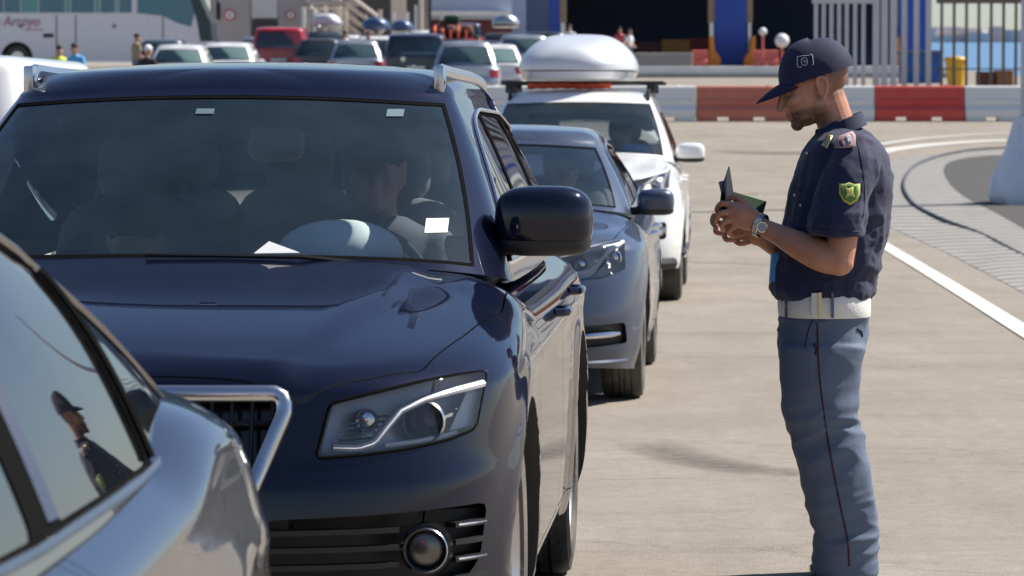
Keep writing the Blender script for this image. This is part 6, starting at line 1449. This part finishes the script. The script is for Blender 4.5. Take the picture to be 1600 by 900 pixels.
# ---------------------------------------------------------------- gate and fence
mat('galvanised', (.55, .55, .57), .55, .1, var=.15, scale=3); mat('rusty steel', (.16, .13, .11), .7, var=.3, scale=3)
YG = 93.; gG = gz(YG)
ga = empty('gate', (X(1340, YG), YG, gG), 0, 'tall galvanised gate of close upright bars behind the officer', 'gate')
for i, px in enumerate([1274, 1286, 1298, 1310, 1322, 1335, 1348]): wbox(ga, 'bar', px - 3, px + 3, YG, .06, gG + .1, 7, 'galvanised')
for px in (1368, 1381, 1395): wbox(ga, 'bar', px - 5, px + 5, YG, .12, gG, 7, 'galvanised')
wbox(ga, 'rail', 1268, 1400, YG + .065, .05, gG + .2, gG + .3, 'galvanised'); wbox(ga, 'top_panel', 1268, 1372, YG - .03, .14, zp(6, YG), zp(-20, YG), 'galvanised')
fe = empty('fence', (X(1500, YG), YG + 1, gz(YG + 1)), 0, 'steel bar fence with the sea showing through, right of the gate', 'fence')
YF = YG + 1
for px in (1412, 1431, 1450): wbox(fe, 'post', px - 4, px + 4, YF, .12, gG, 7, 'galvanised')
for i in range(10): px = 1470 + i * 19.3; wbox(fe, 'bar', px - 2.2, px + 2.2, YF, .06, gG + .05, 7, 'rusty steel')
wbox(fe, 'rail', 1405, 1665, YF + .065, .06, zp(109, YF), zp(107, YF), 'rusty steel'); wbox(fe, 'top_rail', 1462, 1665, YF - .03, .12, zp(6, YF), zp(-4, YF), 'rusty steel')
# things behind the fence
mat('yellow plastic', (.75, .42, .02), .5, var=.1); mat('skip blue', (.02, .10, .36), .5, var=.2, scale=2); mat('brown crate', (.26, .12, .05), .8, var=.3)
o = empty('bin', (X(1492, 101), 101, gz(101)), 0, 'yellow plastic bin behind the fence above the red barrier', 'bin')
MB().lathe([(0, 0), (0, .20), (.95, .31), (.95, .34), (1.0, .345), (1.0, .30), (.9, .28)], 24).ob('tub', 'yellow plastic', o); MB().lathe([(1.0, .34), (1.06, .30), (1.09, 0)], 24).ob('lid', 'yellow plastic', o)
o = empty('container', (X(1440, 116), 116, gz(116)), 0, 'blue metal container behind the fence, left of the yellow bin', 'container'); wbox(o, 'container_side', 1410, 1470, 116, 1.4, gz(116), zp(84, 116), 'skip blue', .03); wbox(o, 'container_lid', 1407, 1473, 115.9, 1.6, zp(84, 116), zp(79, 116), 'portal grey blue', .02)
for a_, c_, y_, m_, lb in ((1528, 1552, 112, 'luggage brown', 'dark brown crate behind the fence, left of the tan one'), (1556, 1582, 110, 'brown crate', 'tan brown crate at the right end of the fence')):
    o = empty('crate', (X((a_ + c_) / 2, 104), 104, gz(104)), 0, lb, 'crate'); wbox(o, 'crate_side', a_, c_, 104, .7, gz(104) + .08, zp(y_, 104), m_, .02)
    wbox(o, 'pallet', a_ - 1, c_ + 1, 103.95, .8, gz(104), gz(104) + .08, 'tan steel')
# pole with wrapped foot at the right edge
mat('pole paint', (.55, .54, .60), .5, var=.08); mat('wrap sheet', (.70, .74, .80), .5, var=.12, scale=4)
pf = G(1606, 318); o = empty('lamp_pole', (pf.x, pf.y, pf.z), 0, 'pale pole at the right edge with its foot wrapped in crumpled sheeting', 'pole')
MB().lathe([(0, .12), (6.5, .10), (6.5, 0)], 20).ob('pole', 'pole paint', o)
b = MB(); b.lathe([(0, .46), (.12, .50), (.35, .46), (.6, .36), (.85, .26), (1.0, .2), (1.17, .15), (1.2, .125)], 56)
b.v = [(v[0] * (1 + .07 * math.sin(math.atan2(v[1], v[0]) * 5 + v[2] * 3)), v[1] * (1 + .07 * math.sin(math.atan2(v[1], v[0]) * 5 + v[2] * 3)), v[2]) for v in b.v]
bm = bmesh.new(); bm.from_mesh(b.me('w', 'wrap sheet')); bmesh.ops.subdivide_edges(bm, edges=bm.edges, cuts=2, use_grid_fill=True); me = bpy.data.meshes.new('w'); bm.to_mesh(me); bm.free(); me.materials.append(M['wrap sheet'])
folds(me, .045, (3, 3, 2.4), 5); folds(me, .02, (8, 8, 4), 8); link('wrapped_foot', fin(me, True, 70), o)
# ---------------------------------------------------------------- people further off
def stand(px, Y, **k): return figure('person', (X(px, Y), Y, gz(Y)), k.pop('rz', 0), vox=.02, **k)
stand(94, 80, label='person in a yellow high visibility vest by the white van', top='hi-vis yellow', hair='dark hair', h=1.66, rz=.4, arms=(.1, .05)); stand(119, 79, label='person in a sky blue shirt right of the yellow vest', top='sky blue shirt', hair='dark hair', h=1.72, rz=-.5)
stand(232, 76, label='person in white cap and dark shirt in front of the coach', top='black shirt', hair='dark hair', hat='white shirt', h=1.72, rz=2.6)
stand(983, 152, label='person in a white shirt right of the large roof box', top='white shirt', hair='dark hair', rz=.8); stand(890, 150, label='person in a pale shirt above the large roof box', top='white shirt', hair='dark hair', rz=-.4, h=1.9)
for px_, Y_, tp_, lb_ in ((540, 118, 'white shirt', 'person in a white shirt standing among the cars right of the red van'), (576, 116, 'black shirt', 'person in a black shirt between the silver hatchback and the navy people carrier'), (744, 97, 'khaki', 'person in khaki beside the silver estate car'), (215, 104, 'khaki', 'person in khaki in front of the coach door')):
    stand(px_, Y_, label=lb_, top=tp_, hair='dark hair', rz=px_ * .01)
stand(968, 156, label='person in a red shirt just inside the dark hall', top='red paint', hair='dark hair', h=1.8)
